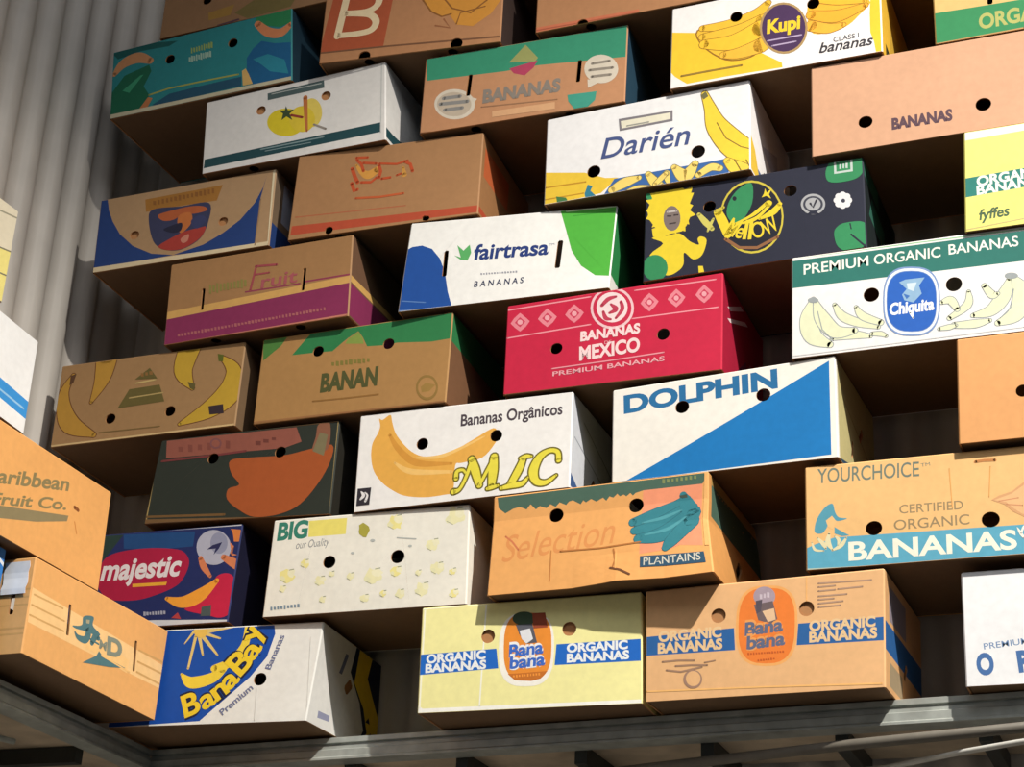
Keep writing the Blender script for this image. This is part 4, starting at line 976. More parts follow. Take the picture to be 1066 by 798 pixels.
   ('p',(120,146,192),((319.8,91.8),(320.1,115.1),(318.8,130.2),(316,142.7),(311.8,153.4),(306.3,162.4),(299.3,169.9),(290.7,175.8),(280,180.2),(262.8,183.8),(245.5,185.5),(234.6,184.4),(225.6,181.1),(218,175.8),(211.8,168.5),(206.9,159),(203.2,147.3),(200.8,132.6),(199.5,109.1),(199.6,85.5),(201.2,70.5),(204.2,58.1),(208.6,47.6),(214.3,38.8),(221.3,31.6),(229.9,26),(240.5,21.9),(257.4,18.7),(274.3,17.3),(285,18.5),(293.7,21.8),(301.1,26.9),(307.1,34),(312,43.2),(315.7,54.5),(318.3,68.7))),
   ('p',(228,230,234),((316.9,92.2),(317.1,114.4),(315.8,128.7),(313.2,140.6),(309.2,150.7),(303.9,159.3),(297.3,166.4),(289.1,172),(279,176.2),(262.7,179.6),(246.3,181.2),(235.9,180.1),(227.3,177),(220.1,172),(214.2,165),(209.6,156),(206.1,144.9),(203.8,131),(202.6,108.6),(202.7,86.2),(204.2,72),(207,60.2),(211.2,50.2),(216.6,41.8),(223.3,35),(231.4,29.7),(241.5,25.7),(257.5,22.7),(273.6,21.4),(283.7,22.6),(292.1,25.6),(299,30.6),(304.8,37.3),(309.5,46),(313,56.8),(315.4,70.3))),
   ('p',(110,140,190),((312.7,92.8),(312.9,113.4),(311.7,126.6),(309.3,137.6),(305.6,147),(300.7,155),(294.5,161.5),(287,166.7),(277.6,170.6),(262.5,173.7),(247.3,175.2),(237.7,174.2),(229.8,171.3),(223.1,166.6),(217.7,160.2),(213.3,151.9),(210.1,141.6),(208,128.7),(206.9,108),(206.9,87.3),(208.3,74.1),(210.9,63.2),(214.8,53.9),(219.8,46.1),(226,39.8),(233.5,34.8),(242.9,31.2),(257.7,28.4),(272.6,27.2),(282,28.2),(289.7,31.1),(296.2,35.6),(301.6,41.9),(305.9,50),(309.1,59.9),(311.3,72.5))),
   ('p',(36,94,184),((311.5,93),(311.8,113.1),(310.6,126),(308.2,136.8),(304.6,145.9),(299.8,153.7),(293.8,160.1),(286.4,165.2),(277.2,169),(262.4,172),(247.6,173.4),(238.2,172.5),(230.5,169.7),(224,165.1),(218.6,158.8),(214.4,150.7),(211.2,140.7),(209.2,128.1),(208.1,107.9),(208.1,87.6),(209.5,74.7),(212.1,64),(215.8,55),(220.7,47.4),(226.7,41.2),(234.1,36.3),(243.2,32.8),(257.8,30),(272.3,28.8),(281.5,29.8),(289.1,32.6),(295.4,37.1),(300.6,43.2),(304.8,51.1),(308,60.8),(310.2,73.1))),
   ('p',(140,175,205),((235.3,149.8),(248.9,154.3),(289.6,153.6),(277,135.5),(282,115.9),(263.8,97.2),(245,105.2),(240.6,119.3),(250.6,131.3))),
   ('p',(200,215,225),((251,144.8),(272.5,144.3),(264.7,123.8),(253,131))),
   ('p',(60,110,180),((243.1,121.6),(257.2,114.2),(249.8,107.2))),
   ('t',(238,240,240),'Chiquita',213,74.5,93.9,0.6,26.6,0.1,3.7),
   ('s',(238,240,240),4.5,((255.9,74.3),(262.6,61.2))),
   ('s',(205,205,205),2.1,((1.4,5),(486.7,8.2))),
  ),
 ),
 'carton_20': dict(base=(42,47,40), side=(40,38,32),
  hF=(('c',159.9,173.6,15,0),('c',344,173.3,15,0)),
  F=(
   ('s',(160,136,84),11.2,((-7.1,249.4),(1.8,1.7))),
   ('s',(110,80,45),6.5,((0.9,19.9),(216.7,13.8))),
   ('p',(112,82,50),((2.6,12.5),(365.6,-0.1),(311.8,-8.3),(4.6,-4.4))),
   ('p',(138,80,66),((16.6,240.1),(379.3,236.8),(398.2,196),(352.3,183.2),(25,188.2))),
   ('p',(120,66,56),((53.5,219.1),(67.3,216.8),(70.3,201.7),(56.7,203.9))),
   ('p',(120,66,56),((80.6,222),(93.5,219.5),(97.7,198.4),(84.9,200.8))),
   ('p',(120,66,56),((108.5,219.4),(120.4,217.2),(123.6,200.6),(111.7,202.7))),
   ('p',(120,66,56),((135.5,221.4),(145.8,219.2),(149.6,198.2),(139.4,200.4))),
   ('p',(120,66,56),((162.4,218.2),(172.3,216.3),(175,201),(165.2,202.9))),
   ('p',(120,66,56),((186.4,221.8),(198.9,219.3),(202.7,197),(190.3,199.5))),
   ('p',(106,56,48),((270.6,211.4),(285.8,209.1),(287.6,197.5),(272.4,199.8))),
   ('p',(106,56,48),((291.8,214.2),(306.8,212),(308.2,202.3),(293.3,204.5))),
   ('p',(106,56,48),((314.7,216.6),(325.9,214.9),(326.9,207.5),(315.7,209.1))),
   ('e',(118,72,72),159.7,216.4,16.5,-1.8,-2.8,15.6),
   ('e',(138,80,66),159.7,216.4,11.5,-1.3,-1.9,10.4),
   ('s',(112,52,52),6.1,((14.8,180.2),(150.3,182.1),(247.4,185.8))),
   ('p',(160,80,38),((209.1,162.6),(217.1,166),(229.3,166.8),(244.8,166.4),(262.4,166),(283.7,165.4),(308.6,164.2),(333.4,163.3),(354.9,163.3),(371.9,164.7),(386.3,166.9),(400,169.5),(414.8,171.8),(432.5,175),(451.7,178.8),(469,181),(481,179.2),(486.2,172.2),(486.9,161.5),(484.7,148.9),(481.6,136.2),(477.6,123.4),(471.8,109.8),(464.8,95.8),(456.9,82.2),(447.9,68.3),(437.7,54.1),(426.8,40.9),(415.4,29.9),(403.7,21.6),(391.6,15.2),(378.6,10.4),(364.7,6.6),(348.9,3.6),(331.5,1.8),(314.3,1.3),(299,2.4),(286.5,5.6),(275.7,10.5),(265.8,16.5),(255.9,23),(245.4,30),(234.8,38),(225.4,46.2),(218.6,54.2),(214.8,62.2),(213.4,70.3),(214.1,77.8),(216.5,83.7),(222.7,87),(232,88.4),(240.6,89.9),(244.5,93.4),(241.4,99.6),(233.9,107.6),(225.1,116.4),(218.4,125.3),(213.4,135.1),(208.8,145.7),(206.6,155.5))),
   ('p',(132,86,64),((439,237.2),(445.6,240.9),(454.7,243.1),(463.7,242.1),(470,236.3),(473.4,222.4),(475.1,202.3),(474.7,182.4),(471.5,168.7),(463.4,162.8),(451.5,161.4),(439.5,163.3),(431.6,167.1),(429.4,173.9),(430.8,183.8),(433.5,194.9),(435.5,204.9),(435.8,214.1),(435.6,223.4),(436.2,231.6))),
   ('p',(120,110,80),((445.2,215.6),(467.6,207),(462.6,152.4),(431.6,167.1))),
   ('s',(168,144,92),7.4,((494.6,240.3),(496.2,0.2))),
   ('s',(120,88,54),5.6,((0.8,244.5),(493.4,241.6))),
  ),
 ),
 'carton_21': dict(base=(236,233,230), side=(205,208,216),
  hF=(('c',167.9,152,15,0),('c',353.3,151.4,15,0)),
  hR=(('s',140,48.8,160,73.3,16,0),),
  F=(
   ('p',(228,170,78),((50.9,229.8),(52.1,230.1),(54,228.2),(56.8,226.1),(60.1,225.5),(64.5,227.8),(70,231.8),(75.4,235.3),(79.6,236.1),(82,233.5),(83.3,228.6),(84.4,222.5),(86,216.1),(88.2,209.2),(90.7,201.6),(93.6,193.7),(97.5,185.8),(102.6,177.8),(108.7,169.6),(115.2,161.5),(121.7,154.2),(128.1,147.4),(134.5,141.2),(141.3,135.5),(148.4,130.6),(155.5,126.4),(162.7,122.9),(170.8,120.2),(180.7,118.5),(193,117.6),(207.1,117.5),(222.2,118.6),(237.3,121.5),(252.7,126.8),(268.7,134.2),(284.4,142.3),(298.9,149.4),(312.4,156.4),(325.2,163.5),(336.5,169.1),(345.3,171.6),(351.1,169.8),(354.5,164.7),(356.2,158.2),(357,152.3),(357.3,147.2),(356.4,142.2),(354.2,136.8),(350.5,130.6),(345.2,122.8),(338.3,113.9),(330,105.4),(320.6,99),(308.7,95.5),(294.6,93.9),(281,93.1),(270.5,92.1),(263.9,92.2),(259.7,93.4),(257.1,92.8),(255,87.6),(254,74.6),(254.4,56.2),(254.5,37.7),(252.9,24.5),(249.4,18.6),(244.8,16.9),(238.7,17.1),(230.8,17),(220.2,16.2),(207.5,15.8),(193.9,15.8),(180.7,16.6),(167.6,18.2),(154.2,20.4),(141.4,23.1),(130,26.4),(120.4,30.1),(112.2,34.5),(104.8,39.2),(97.5,44),(90.4,48.7),(83.8,53.6),(77.4,58.8),(71.1,64.8),(64.5,71.8),(58,79.5),(51.9,87.7),(47,96.1),(43.2,104.8),(40.4,113.9),(38.3,123.1),(36.9,132.2),(36,141.3),(35.9,150.4),(36.4,159.2),(37.6,167.2),(40,174.1),(43.4,180.3),(47,186),(49.8,191.4),(51.8,196.4),(53.3,201),(54.4,205.4),(54.8,210),(54.2,215.5),(52.6,221.4),(51.2,226.5))),
   ('v',(210,148,62),((81.8,184.4,7.7),(106.4,146.4,14.1),(156.3,105.5,16.6),(245.2,93.8,6.4))),
   ('v',(238,192,112),((99.2,112.2,5.1),(145,84.6,14),(246.4,72.7,7.7))),
   ('v',(238,192,112),((155.5,118.3,3.8),(224.9,116.5,9),(324.1,152.9,3.9))),
   ('t',(72,62,70),'Bananas Orgânicos',262.7,186.4,250.5,1.1,28.6,0,2.4),
   ('v',(112,102,38),((258.8,54.1,17.9),(260.3,71.1,16.6),(274.6,73.8,14.1),(283.4,63.9,12.8))),
   ('v',(112,102,38),((254.3,21.8,20.3),(269.1,26.4,15.3),(282.7,52.6,15.3),(296.8,95.4,16.6))),
   ('v',(112,102,38),((295.4,98.1,23.1),(305.8,68.9,28.1),(317.9,30.8,21.6))),
   ('v',(112,102,38),((318,29.5,14),(332.7,59.4,15.3),(352.3,96.5,16.7))),
   ('v',(112,102,38),((350.9,98,24.4),(350.2,63.7,29.4),(348.4,24.7,22.9))),
   ('v',(112,102,38),((338.6,19.5,15.3),(351.1,21.8,16.5),(363.5,24.2,14))),
   ('v',(112,102,38),((416,86.5,14.1),(429.7,90,16.7),(442.4,88.5,12.8))),
   ('v',(112,102,38),((423.6,85.6,20.5),(412.3,56.4,25.6),(393.8,21.9,22.9))),
   ('v',(112,102,38),((372.7,16.8,15.3),(396.4,20.3,20.4),(422.8,22.3,19.1),(436,35.9,12.8))),
   ('v',(112,102,38),((509,70.5,19.2),(505.6,91.4,18),(486.4,97.4,18),(462.9,83.6,24.4),(449.2,52.1,29.4),(456.7,24.6,24.2),(479.7,18.1,19.1),(504.3,33,12.8))),
   ('v',(228,214,72),((258.8,54.1,10.2),(260.3,71.1,8.9),(274.6,73.8,6.4),(283.4,63.9,5.1))),
   ('v',(228,214,72),((254.3,21.8,12.7),(269.1,26.4,7.6),(282.7,52.6,7.7),(296.8,95.4,9))),
   ('v',(228,214,72),((295.4,98.1,15.4),(305.8,68.9,20.4),(317.9,30.8,14))),
   ('v',(228,214,72),((318,29.5,6.4),(332.7,59.4,7.7),(352.3,96.5,9))),
   ('v',(228,214,72),((350.9,98,16.7),(350.2,63.7,21.7),(348.4,24.7,15.3))),
   ('v',(228,214,72),((338.6,19.5,7.6),(351.1,21.8,8.9),(363.5,24.2,6.4))),
   ('v',(228,214,72),((416,86.5,6.4),(429.7,90,9),(442.4,88.5,5.1))),
   ('v',(228,214,72),((423.6,85.6,12.8),(412.3,56.4,17.9),(393.8,21.9,15.3))),
   ('v',(228,214,72),((372.7,16.8,7.6),(396.4,20.3,12.7),(422.8,22.3,11.5),(436,35.9,5.1))),
   ('v',(228,214,72),((509,70.5,11.5),(505.6,91.4,10.3),(486.4,97.4,10.3),(462.9,83.6,16.7),(449.2,52.1,21.7),(456.7,24.6,16.6),(479.7,18.1,11.5),(504.3,33,5.1))),
   ('p',(48,44,52),((7.8,57.1),(42.8,56.7),(40.8,14.2),(7.1,14.4))),
   ('v',(225,222,222),((17.1,49.1,2.5),(24.1,38.8,8.9),(17.2,30.2,5.1))),
   ('v',(225,222,222),((27.3,46,2.5),(34.2,37.6,5.1),(30.1,24.3,6.3))),
  ),
  R=(
   ('p',(60,90,140),((0,4.9),(80,4.9),(0,39.1))),
   ('p',(60,90,140),((100,4.9),(200,4.9),(180,48.8))),
   ('s',(150,155,165),4,((20,134.3),(240,85.5))),
   ('s',(150,155,165),4,((80,195.4),(280,134.3))),
  ),
 ),
 'carton_22': dict(base=(238,233,224), side=(190,180,128),
  hF=(('c',165.4,171.2,16,0),('c',350.5,172.2,16,0)),
  hR=(('s',120,48.8,132,87.9,12,0),('s',200,122.1,224,151.4,18,0)),
  F=(
   ('p',(24,118,186),((497.3,232.1),(495.9,6.7),(243.1,2.7),(31.4,-1.4))),
   ('t',(40,108,158),'DOLPHIN',27.8,177.6,355.5,8.6,44.1,0,4.4),
  ),
  R=(
   ('p',(40,70,95),((0,0),(400,0),(400,61.1),(180,41.5))),
   ('s',(160,145,95),4.8,((40,171),(280,97.7))),
   ('p',(238,233,224),((0,0),(12,0),(12,244.2),(0,244.2))),
  ),
 ),
 'carton_23': dict(base=(222,160,102), side=(222,160,102),
  hF=(('c',130.1,105.8,14,0),),
 ),
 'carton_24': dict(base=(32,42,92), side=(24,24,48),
  F=(
   ('p',(38,58,52),((129.3,246.8),(196.4,244.4),(152.1,183.3),(135.5,173.2))),
   ('p',(30,70,120),((196.4,244.4),(393.7,237.4),(394.3,198.7),(294,197.9),(202.6,207.6))),
   ('p',(205,205,208),((-20.7,259.6),(521.5,250.3),(522.2,242.6),(-19.1,249.8))),
   ('p',(205,205,208),((19.6,19.6),(318.3,15.7),(520.3,5),(521.5,-2.2),(22,5.3))),
   ('p',(168,26,62),((142.6,167.1),(146.4,173.6),(150.6,180),(155.8,186),(163,190.9),(172.2,194.7),(183.1,197.6),(195.6,199.8),(209.6,201.5),(225.8,202.7),(243.9,203.4),(262.7,203.4),(281.3,202.8),(300.5,201.4),(320.5,199.2),(339.1,196.5),(354,193.5),(364.1,190.2),(370.9,186.4),(375.8,182.3),(380.1,177.7),(384.3,172.7),(387.6,167.3),(389.9,161.4),(390.9,154.8),(390.6,147.2),(389.1,138.6),(386.6,130),(383.4,122.2),(380.1,115.6),(376.2,109.6),(371.1,104.1),(363.7,98.7),(353.5,93.5),(341.1,88.5),(327.4,83.9),(313.6,79.9),(300,76.3),(286,73.2),(271.3,70.8),(255.5,69.7),(237.4,69.8),(217.4,70.8),(198.1,73.2),(181.9,77.3),(169.7,83.9),(160.2,92.6),(152.5,102),(146,110.6),(140.3,118.2),(136,125.5),(133.2,132.6),(132,139.7),(132.7,146.7),(135.1,153.7),(138.7,160.5))),
   ('t',(225,215,215),'majestic',149.1,128.4,220.7,-1.9,52.6,0.12,3.1),
   ('p',(228,165,52),((242.4,112.5),(338,111.5),(336.4,103.3),(243.9,104))),
   ('e',(172,172,188),451.4,191.7,46.9,-3.5,-7.5,45.6),
   ('e',(140,142,165),463.7,201.7,23.4,-1.8,-4.6,27.8),
   ('p',(40,40,80),((434.1,187.5),(447,197.5),(472,203.8),(466,187.9),(454,172.3),(457.2,188.5))),
   ('p',(210,122,62),((489.8,236.4),(516.4,232.2),(524.8,216.2),(518.6,201.4),(504,202.5),(497.6,223.8))),
   ('v',(205,122,82),((481.3,164.8,13.8),(525.8,139.7,24),(564.2,115.2,10.2))),
   ('v',(205,122,82),((420,166.5,11.6),(432.6,143.6,16.2),(454.4,117.3,8.1))),
   ('p',(205,122,82),((492.5,202.3),(506,190.3),(497.1,174.6),(518.4,167.5),(504.3,165.8))),
   ('p',(190,32,66),((463.9,94.7),(466.2,101.5),(467.6,107.3),(469.2,112.2),(472,116.1),(476.5,119.2),(482.1,121.4),(488.2,122.6),(494,122.8),(499.4,122.2),(504.6,120.9),(510,118),(515.8,113.1),(522.7,104.9),(530.4,94.1),(537.5,82.8),(542.5,73),(545,65.1),(545.8,58.1),(545.4,51.7),(544.1,45.6),(542.1,39.7),(539.2,34.2),(535.2,29.2),(530.3,24.6),(524.2,20.2),(517,16.1),(509,12.8),(500.8,11.1),(493,11.3),(485.1,12.9),(476.1,15.6),(464.7,18.8),(447.4,22.9),(425.7,27.9),(406.7,33.3),(397.2,38.5),(402.2,42.8),(416.7,46.8),(433.9,51.4),(446.8,57.4),(453.5,65.8),(457.9,75.9),(461,86.1))),
   ('v',(234,155,52),((343.9,68.5,9.3),(388.3,56.7,29),(433,70.4,35.8),(473.8,105,12.6))),
   ('v',(150,148,64),((546.9,91.8,8),(558.5,66.5,19.4),(575,42.5,5.7))),
   ('p',(72,82,82),((443.6,41.1),(469.2,44.9),(472,17.3),(444.5,17.9))),
   ('p',(170,60,60),((365.2,18.3),(380.8,31.2),(392.5,13.9))),
   ('p',(160,160,175),((285.4,39),(291.8,38),(293.5,27.6),(287.1,28.5))),
   ('p',(160,160,175),((293.4,38.1),(299.8,37.2),(301.2,28.4),(294.8,29.3))),
   ('p',(160,160,175),((302.1,37),(307,36.3),(308.1,29.5),(303.3,30.2))),
   ('p',(160,160,175),((309.6,37.8),(314.9,37),(316.3,28.7),(311,29.5))),
   ('p',(160,160,175),((317.3,37.9),(322.8,37.1),(324.2,28.6),(318.7,29.4))),
   ('p',(160,160,175),((325,38.1),(330.6,37.3),(332.1,28.5),(326.5,29.3))),
   ('p',(160,160,175),((332.5,38.4),(338.6,37.5),(340.1,28.1),(334.1,29))),
   ('p',(160,160,175),((340.5,37.8),(346.3,37),(347.7,28.7),(341.9,29.5))),
   ('p',(70,80,120),((536.3,33.1),(541.8,32.5),(542.7,27),(537.2,27.6))),
   ('p',(70,80,120),((544.8,33.7),(550.3,33.1),(551.2,27.5),(545.7,28.1))),
   ('p',(70,80,120),((553,34),(559.2,33.3),(560.1,28.4),(553.8,29))),
   ('p',(70,80,120),((561.1,34.4),(568.1,33.7),(568.9,29),(561.9,29.7))),
   ('p',(70,80,120),((570.3,34.6),(576,34),(576.7,30),(571,30.5))),
   ('p',(70,80,120),((538.5,19.3),(544.1,18.7),(545,13.2),(539.4,13.8))),
   ('p',(70,80,120),((547.1,19.9),(552.6,19.3),(553.5,13.7),(548,14.3))),
   ('p',(70,80,120),((555.2,20.2),(561.5,19.5),(562.3,14.6),(556,15.2))),
   ('p',(70,80,120),((563.4,20.7),(570.4,20),(571.2,15.2),(564.1,15.9))),
   ('p',(70,80,120),((572.6,20.8),(578.3,20.3),(578.9,16.2),(573.2,16.8))),
   ('p',(80,90,130),((564.9,128.7),(576,130.7),(578.3,106),(570.5,104.9))),
  ),
 ),
 'carton_25': dict(base=(232,228,216), side=(232,228,216),
  hF=(('c',158.2,128.6,16,0),('c',331.3,129.2,17,0)),
  hR=(('s',220,29.9,240,74.8,26,0),),
  F=(
   ('t',(52,125,106),'BIG',13.5,195.6,80.5,2.2,42.9,0.05,4.4),
   ('p',(230,216,112),((93.8,239.3),(193.7,239),(193.9,197.2),(96.5,197))),
   ('t',(140,142,142),'our Quality',12.8,166.8,141.2,4.9,19.9,0.25,0.51),
   ('p',(233,222,148),((337.1,215.9),(333.4,208.6),(334.5,199.1),(323.7,202.4),(318.1,199.6),(312.7,202.2),(302.8,209.2),(298.7,215),(305.1,222.6),(304.8,229.1),(309,236.4),(315.4,232.6),(322.7,237.9),(328.4,228.3),(333.3,225.8))),
   ('p',(234,229,195),((338.9,224.6),(339.6,219.2),(333.5,216),(327.7,213.6),(320.7,216.7),(315.1,223.2),(315.7,230.1),(322.5,236.5),(326.4,234.3),(333.4,233.5),(335.6,230.8))),
   ('p',(226,222,180),((315,211.2),(312.1,205.5),(307.3,206),(301.8,206.1),(299.1,210),(299.3,214.7),(301.5,218.1),(306.1,220.2),(310.1,215.5))),
   ('s',(150,155,130),2.4,((323.5,234.7),(334.2,236))),
   ('s',(165,165,140),1.8,((301.8,207.9),(315.2,200.2))),
   ('p',(232,226,180),((495.1,217.9),(493.2,208.1),(484.6,205.4),(477.4,204.8),(467.5,199.6),(457,205.7),(448.7,205.5),(452.3,216.7),(453.8,225.6),(455.4,237.4),(457.4,244.9),(464.9,246.7),(473.1,235.2),(482.8,231.9),(489.9,226.6))),
   ('p',(234,229,195),((491.1,228.4),(492.2,223.2),(484.9,216.4),(479.5,215.3),(470.5,220.8),(469.7,227),(470.5,233.4),(472,237.4),(478,241),(485.9,240),(491.3,236.4))),
   ('p',(226,222,180),((460.9,213.1),(461.9,208.5),(456.3,203.6),(449.8,204.4),(444.7,212),(446.9,217.6),(450.5,221.9),(454.8,224.2),(459.2,220.3))),
   ('s',(150,155,130),2.4,((475.1,240),(487.3,241.5))),
   ('s',(165,165,140),1.8,((449.4,209),(464.4,200.1))),
   ('p',(232,226,180),((428.7,151.4),(427.9,143.8),(426.8,139.6),(422.3,137.3),(415.6,140.1),(411.5,137.8),(405,146.1),(398.6,151),(402.3,156.2),(402.8,162.7),(407.8,164.3),(414.3,165.4),(419.9,163.5),(423.6,166.1),(433.3,156))),
   ('p',(234,229,195),((432.9,158.2),(433.5,152.9),(428,152),(424.3,147.9),(418.9,151.6),(418.7,156),(414.3,161.8),(419.7,164.8),(423.1,168.1),(427.9,165.8),(432.5,162.1))),
   ('p',(226,222,180),((410.6,147.4),(410.9,143.8),(407.4,141.4),(402.9,143.8),(402,146),(400.6,150.8),(403,152.5),(406.7,154.2),(410.6,152))),
   ('s',(150,155,130),2.4,((420.8,166.3),(429.5,167.4))),
   ('s',(165,165,140),1.8,((402.8,144.5),(413.5,138.3))),
   ('p',(233,222,148),((74.5,97.8),(72.5,92.8),(63.5,85.1),(60.2,83.3),(53.3,81),(46.3,82.9),(39.6,89.7),(34.6,96),(31.8,104.2),(33.8,112.8),(44.2,116.8),(48.3,119.2),(56.9,115.8),(60.1,115.1),(67.3,104.1))),
   ('p',(234,229,195),((70.4,106.2),(69.8,101.5),(67.5,95),(61.8,96.3),(58.2,98.2),(53.1,104),(53.2,109.6),(53,114),(59.7,116.1),(64.2,118),(72.1,113.2))),
   ('p',(226,222,180),((48.7,93.6),(47.1,89),(42.9,88.4),(38.8,88.1),(33.6,92.6),(34.4,97.1),(37.1,101.8),(41.1,101.2),(45,99.2))),
   ('s',(150,155,130),2.4,((57.1,115.3),(67.3,116.6))),
   ('s',(165,165,140),1.8,((37.4,90.3),(50.6,83.4))),
   ('p',(232,226,180),((148.2,80.7),(150.4,75.1),(150.5,71.5),(143.7,72.5),(139.2,69.4),(133.5,69.5),(130.3,76.7),(128.8,79),(128.8,84.5),(126,87.4),(131.1,95.1),(136.7,93.8),(142.8,90.1),(146.3,91.1),(150.8,85.3))),
   ('p',(234,229,195),((154.5,85.9),(153.1,82.4),(149.2,79.3),(145.4,79.8),(141.4,80.7),(136.9,85.2),(138.7,88.6),(140.9,93.8),(143.4,95.5),(148.4,91.8),(152,89.2))),
   ('p',(226,222,180),((134.8,77.4),(135.6,74.6),(132.1,72),(128.5,73.3),(125.7,76.8),(125,79.7),(128.6,81.2),(131.2,81),(134.8,79.7))),
   ('s',(150,155,130),2.4,((142.2,92.5),(149.3,93.4))),
   ('s',(165,165,140),1.8,((128.2,75.1),(137.3,70.2))),
   ('p',(232,226,180),((296.3,81.9),(294.8,73.8),(284,72.3),(279.2,65.4),(271.3,64.2),(263,66.7),(254.3,71.8),(251.2,81.2),(254.3,90.2),(256.5,94.5),(262.7,106.5),(268.9,101.6),(275.3,99.3),(283.1,101.1),(287.8,92.9))),
   ('p',(234,229,195),((298.4,91.1),(292.2,86.7),(288.6,81.1),(282.5,82.8),(277.6,82.9),(269.3,89.5),(267.8,96.6),(273.9,100.8),(279.8,105.5),(287.1,101.4),(292.8,96.5))),
   ('p',(226,222,180),((266.7,77),(266.4,70.6),(260.5,69.4),(255.7,70.4),(251.6,74.7),(249.9,81.2),(252.7,85.6),(259,84.3),(263.2,81.1))),
   ('s',(150,155,130),2.4,((277.5,102),(289.2,103.5))),
   ('s',(165,165,140),1.8,((254,73.2),(268.7,65.2))),
   ('p',(233,222,148),((339,90.5),(341.8,86.2),(337.1,82.6),(334.3,80.4),(329.6,79.5),(325.5,77.8),(316.9,86.6),(315.8,89.4),(313.9,95.2),(318.4,100.5),(322.9,104.1),(327.3,103.9),(333.8,105.3),(340.4,98.1),(341.3,96.9))),
   ('p',(234,229,195),((346,96),(342.8,91.4),(340.4,87.6),(336.7,89.3),(331,91.4),(329.6,95.6),(329.7,99.7),(330.4,102.4),(335.5,105.9),(339.5,104.1),(341.5,100.1))),
   ('p',(226,222,180),((325.6,86.9),(324.7,84.2),(322.1,80.7),(318.2,82),(317.4,85.5),(315,89.1),(317.9,91.6),(321.6,93.5),(323.9,91))),
   ('s',(150,155,130),2.4,((333.5,103),(341,104))),
   ('s',(165,165,140),1.8,((318.1,84.4),(327.6,79.2))),
   ('p',(232,226,180),((447.8,91.3),(445.6,84.5),(441.1,82.5),(435.3,76),(430.1,81.4),(423.5,76.8),(422.8,84.3),(414,90.5),(414.4,96.4),(415.5,103.5),(422.8,103.2),(428.6,109),(434.6,105.8),(440.8,102.9),(445.1,97.8))),
   ('p',(234,229,195),((445.9,98.4),(447.7,93.8),(443.7,89),(438.2,90.6),(432.9,93.6),(432,97.6),(432.6,101.6),(432.6,105.4),(437.6,110),(442,105.7),(448.3,101.9))),
   ('p',(226,222,180),((428,87.5),(426,84.6),(421.8,81.1),(418.3,82.9),(416.1,86.3),(415.4,90.7),(416.9,93.7),(421.4,93.1),(425.6,91.3))),
   ('s',(150,155,130),2.3,((435.3,106.1),(443.9,107.2))),
   ('s',(165,165,140),1.7,((417.4,84.8),(428.1,78.8))),
   ('p',(232,226,180),((409.6,42.2),(411.4,34.5),(407.4,30.2),(400.7,27.3),(395.1,23.4),(387.4,32.7),(380.3,32.5),(383.4,40.3),(384.4,46.6),(383.8,51.7),(385.6,60.9),(393.8,58),(399.5,54.8),(408,55.3),(407,49))),
   ('p',(234,229,195),((412.6,49.8),(413.1,45),(410.8,41.8),(404.3,40.8),(399.2,43.8),(398.3,48.5),(396.1,54.1),(398.7,58.7),(403.7,60),(408.4,58.6),(411.9,53.7))),
   ('p',(226,222,180),((389.7,37.7),(391.1,32.7),(386.6,31.7),(381.1,33.5),(380.3,36.1),(377.8,41.4),(380.7,43.2),(385.6,45.2),(389,43))),
   ('s',(150,155,130),2.3,((401.2,58.4),(410.8,59.6))),
   ('s',(165,165,140),1.7,((381.1,34.4),(393.2,27.8))),
   ('p',(233,222,148),((475.4,80.6),(475.5,76.9),(473,72.6),(472.1,74.7),(467.6,74.2),(465,73.2),(459.8,75.4),(462.5,79.6),(459.6,83.5),(460.1,85.8),(463.2,86.9),(467.5,87.9),(470.5,90.2),(473.9,88.5),(475.3,84.7))),
   ('p',(234,229,195),((478.1,84.5),(479.1,80.9),(476.1,79.7),(472.9,80.6),(469.7,80.2),(467.8,83.8),(468.5,87),(469.2,88.5),(472.4,88.8),(475.2,89),(478.3,87.7))),
   ('p',(226,222,180),((466,78.1),(465.2,76.4),(463.3,75.2),(460.6,74.9),(460.2,77.5),(458.7,80.1),(460.3,81.6),(462.9,81.9),(464.7,80.1))),
   ('s',(150,155,130),2.3,((471.2,89.2),(476.3,89.9))),
   ('s',(165,165,140),1.7,((460.5,76.5),(466.8,72.9))),
   ('p',(232,226,180),((354.7,34.5),(354.3,29),(351.9,27),(346.5,23.3),(341.8,23.4),(338.8,27.5),(336.2,28.2),(332.6,33.6),(333,38),(335.6,41.6),(334.8,43.6),(340.3,48.8),(344.1,42.8),(349.3,44.6),(348.9,39.9))),
   ('p',(234,229,195),((354.7,39.6),(353.1,36.4),(351.2,32.3),(347.8,32.7),(343.6,36),(342.7,38.7),(343.1,42.7),(342.6,45.4),(346.9,47.9),(350.8,45.3),(353.5,43.2))),
   ('p',(226,222,180),((339.2,31.8),(337.9,28.9),(336,27.4),(333.2,28.9),(331.4,31.2),(329.5,33.6),(332.7,36),(335.5,35.5),(338.6,34.4))),
   ('s',(150,155,130),2.3,((345.3,45.2),(351.6,46.1))),
   ('s',(165,165,140),1.7,((332.4,29.8),(340.3,25.5))),
   ('p',(232,226,180),((265.8,29.1),(267.1,26.2),(262.5,20.1),(259.6,21.2),(255.4,21.7),(250.6,22.5),(247.9,26.2),(245.2,28.8),(243.4,32.5),(246,37),(249.2,36.7),(254.1,39.4),(258.5,37.5),(262.6,37.2),(262.9,32.8))),
   ('p',(234,229,195),((267.9,33.5),(266.1,30.2),(264,27.1),(261,28.6),(257.5,29.8),(256.8,32.9),(254.9,35.8),(257.3,37.5),(260.1,39.2),(263.4,37.8),(266.8,37.2))),
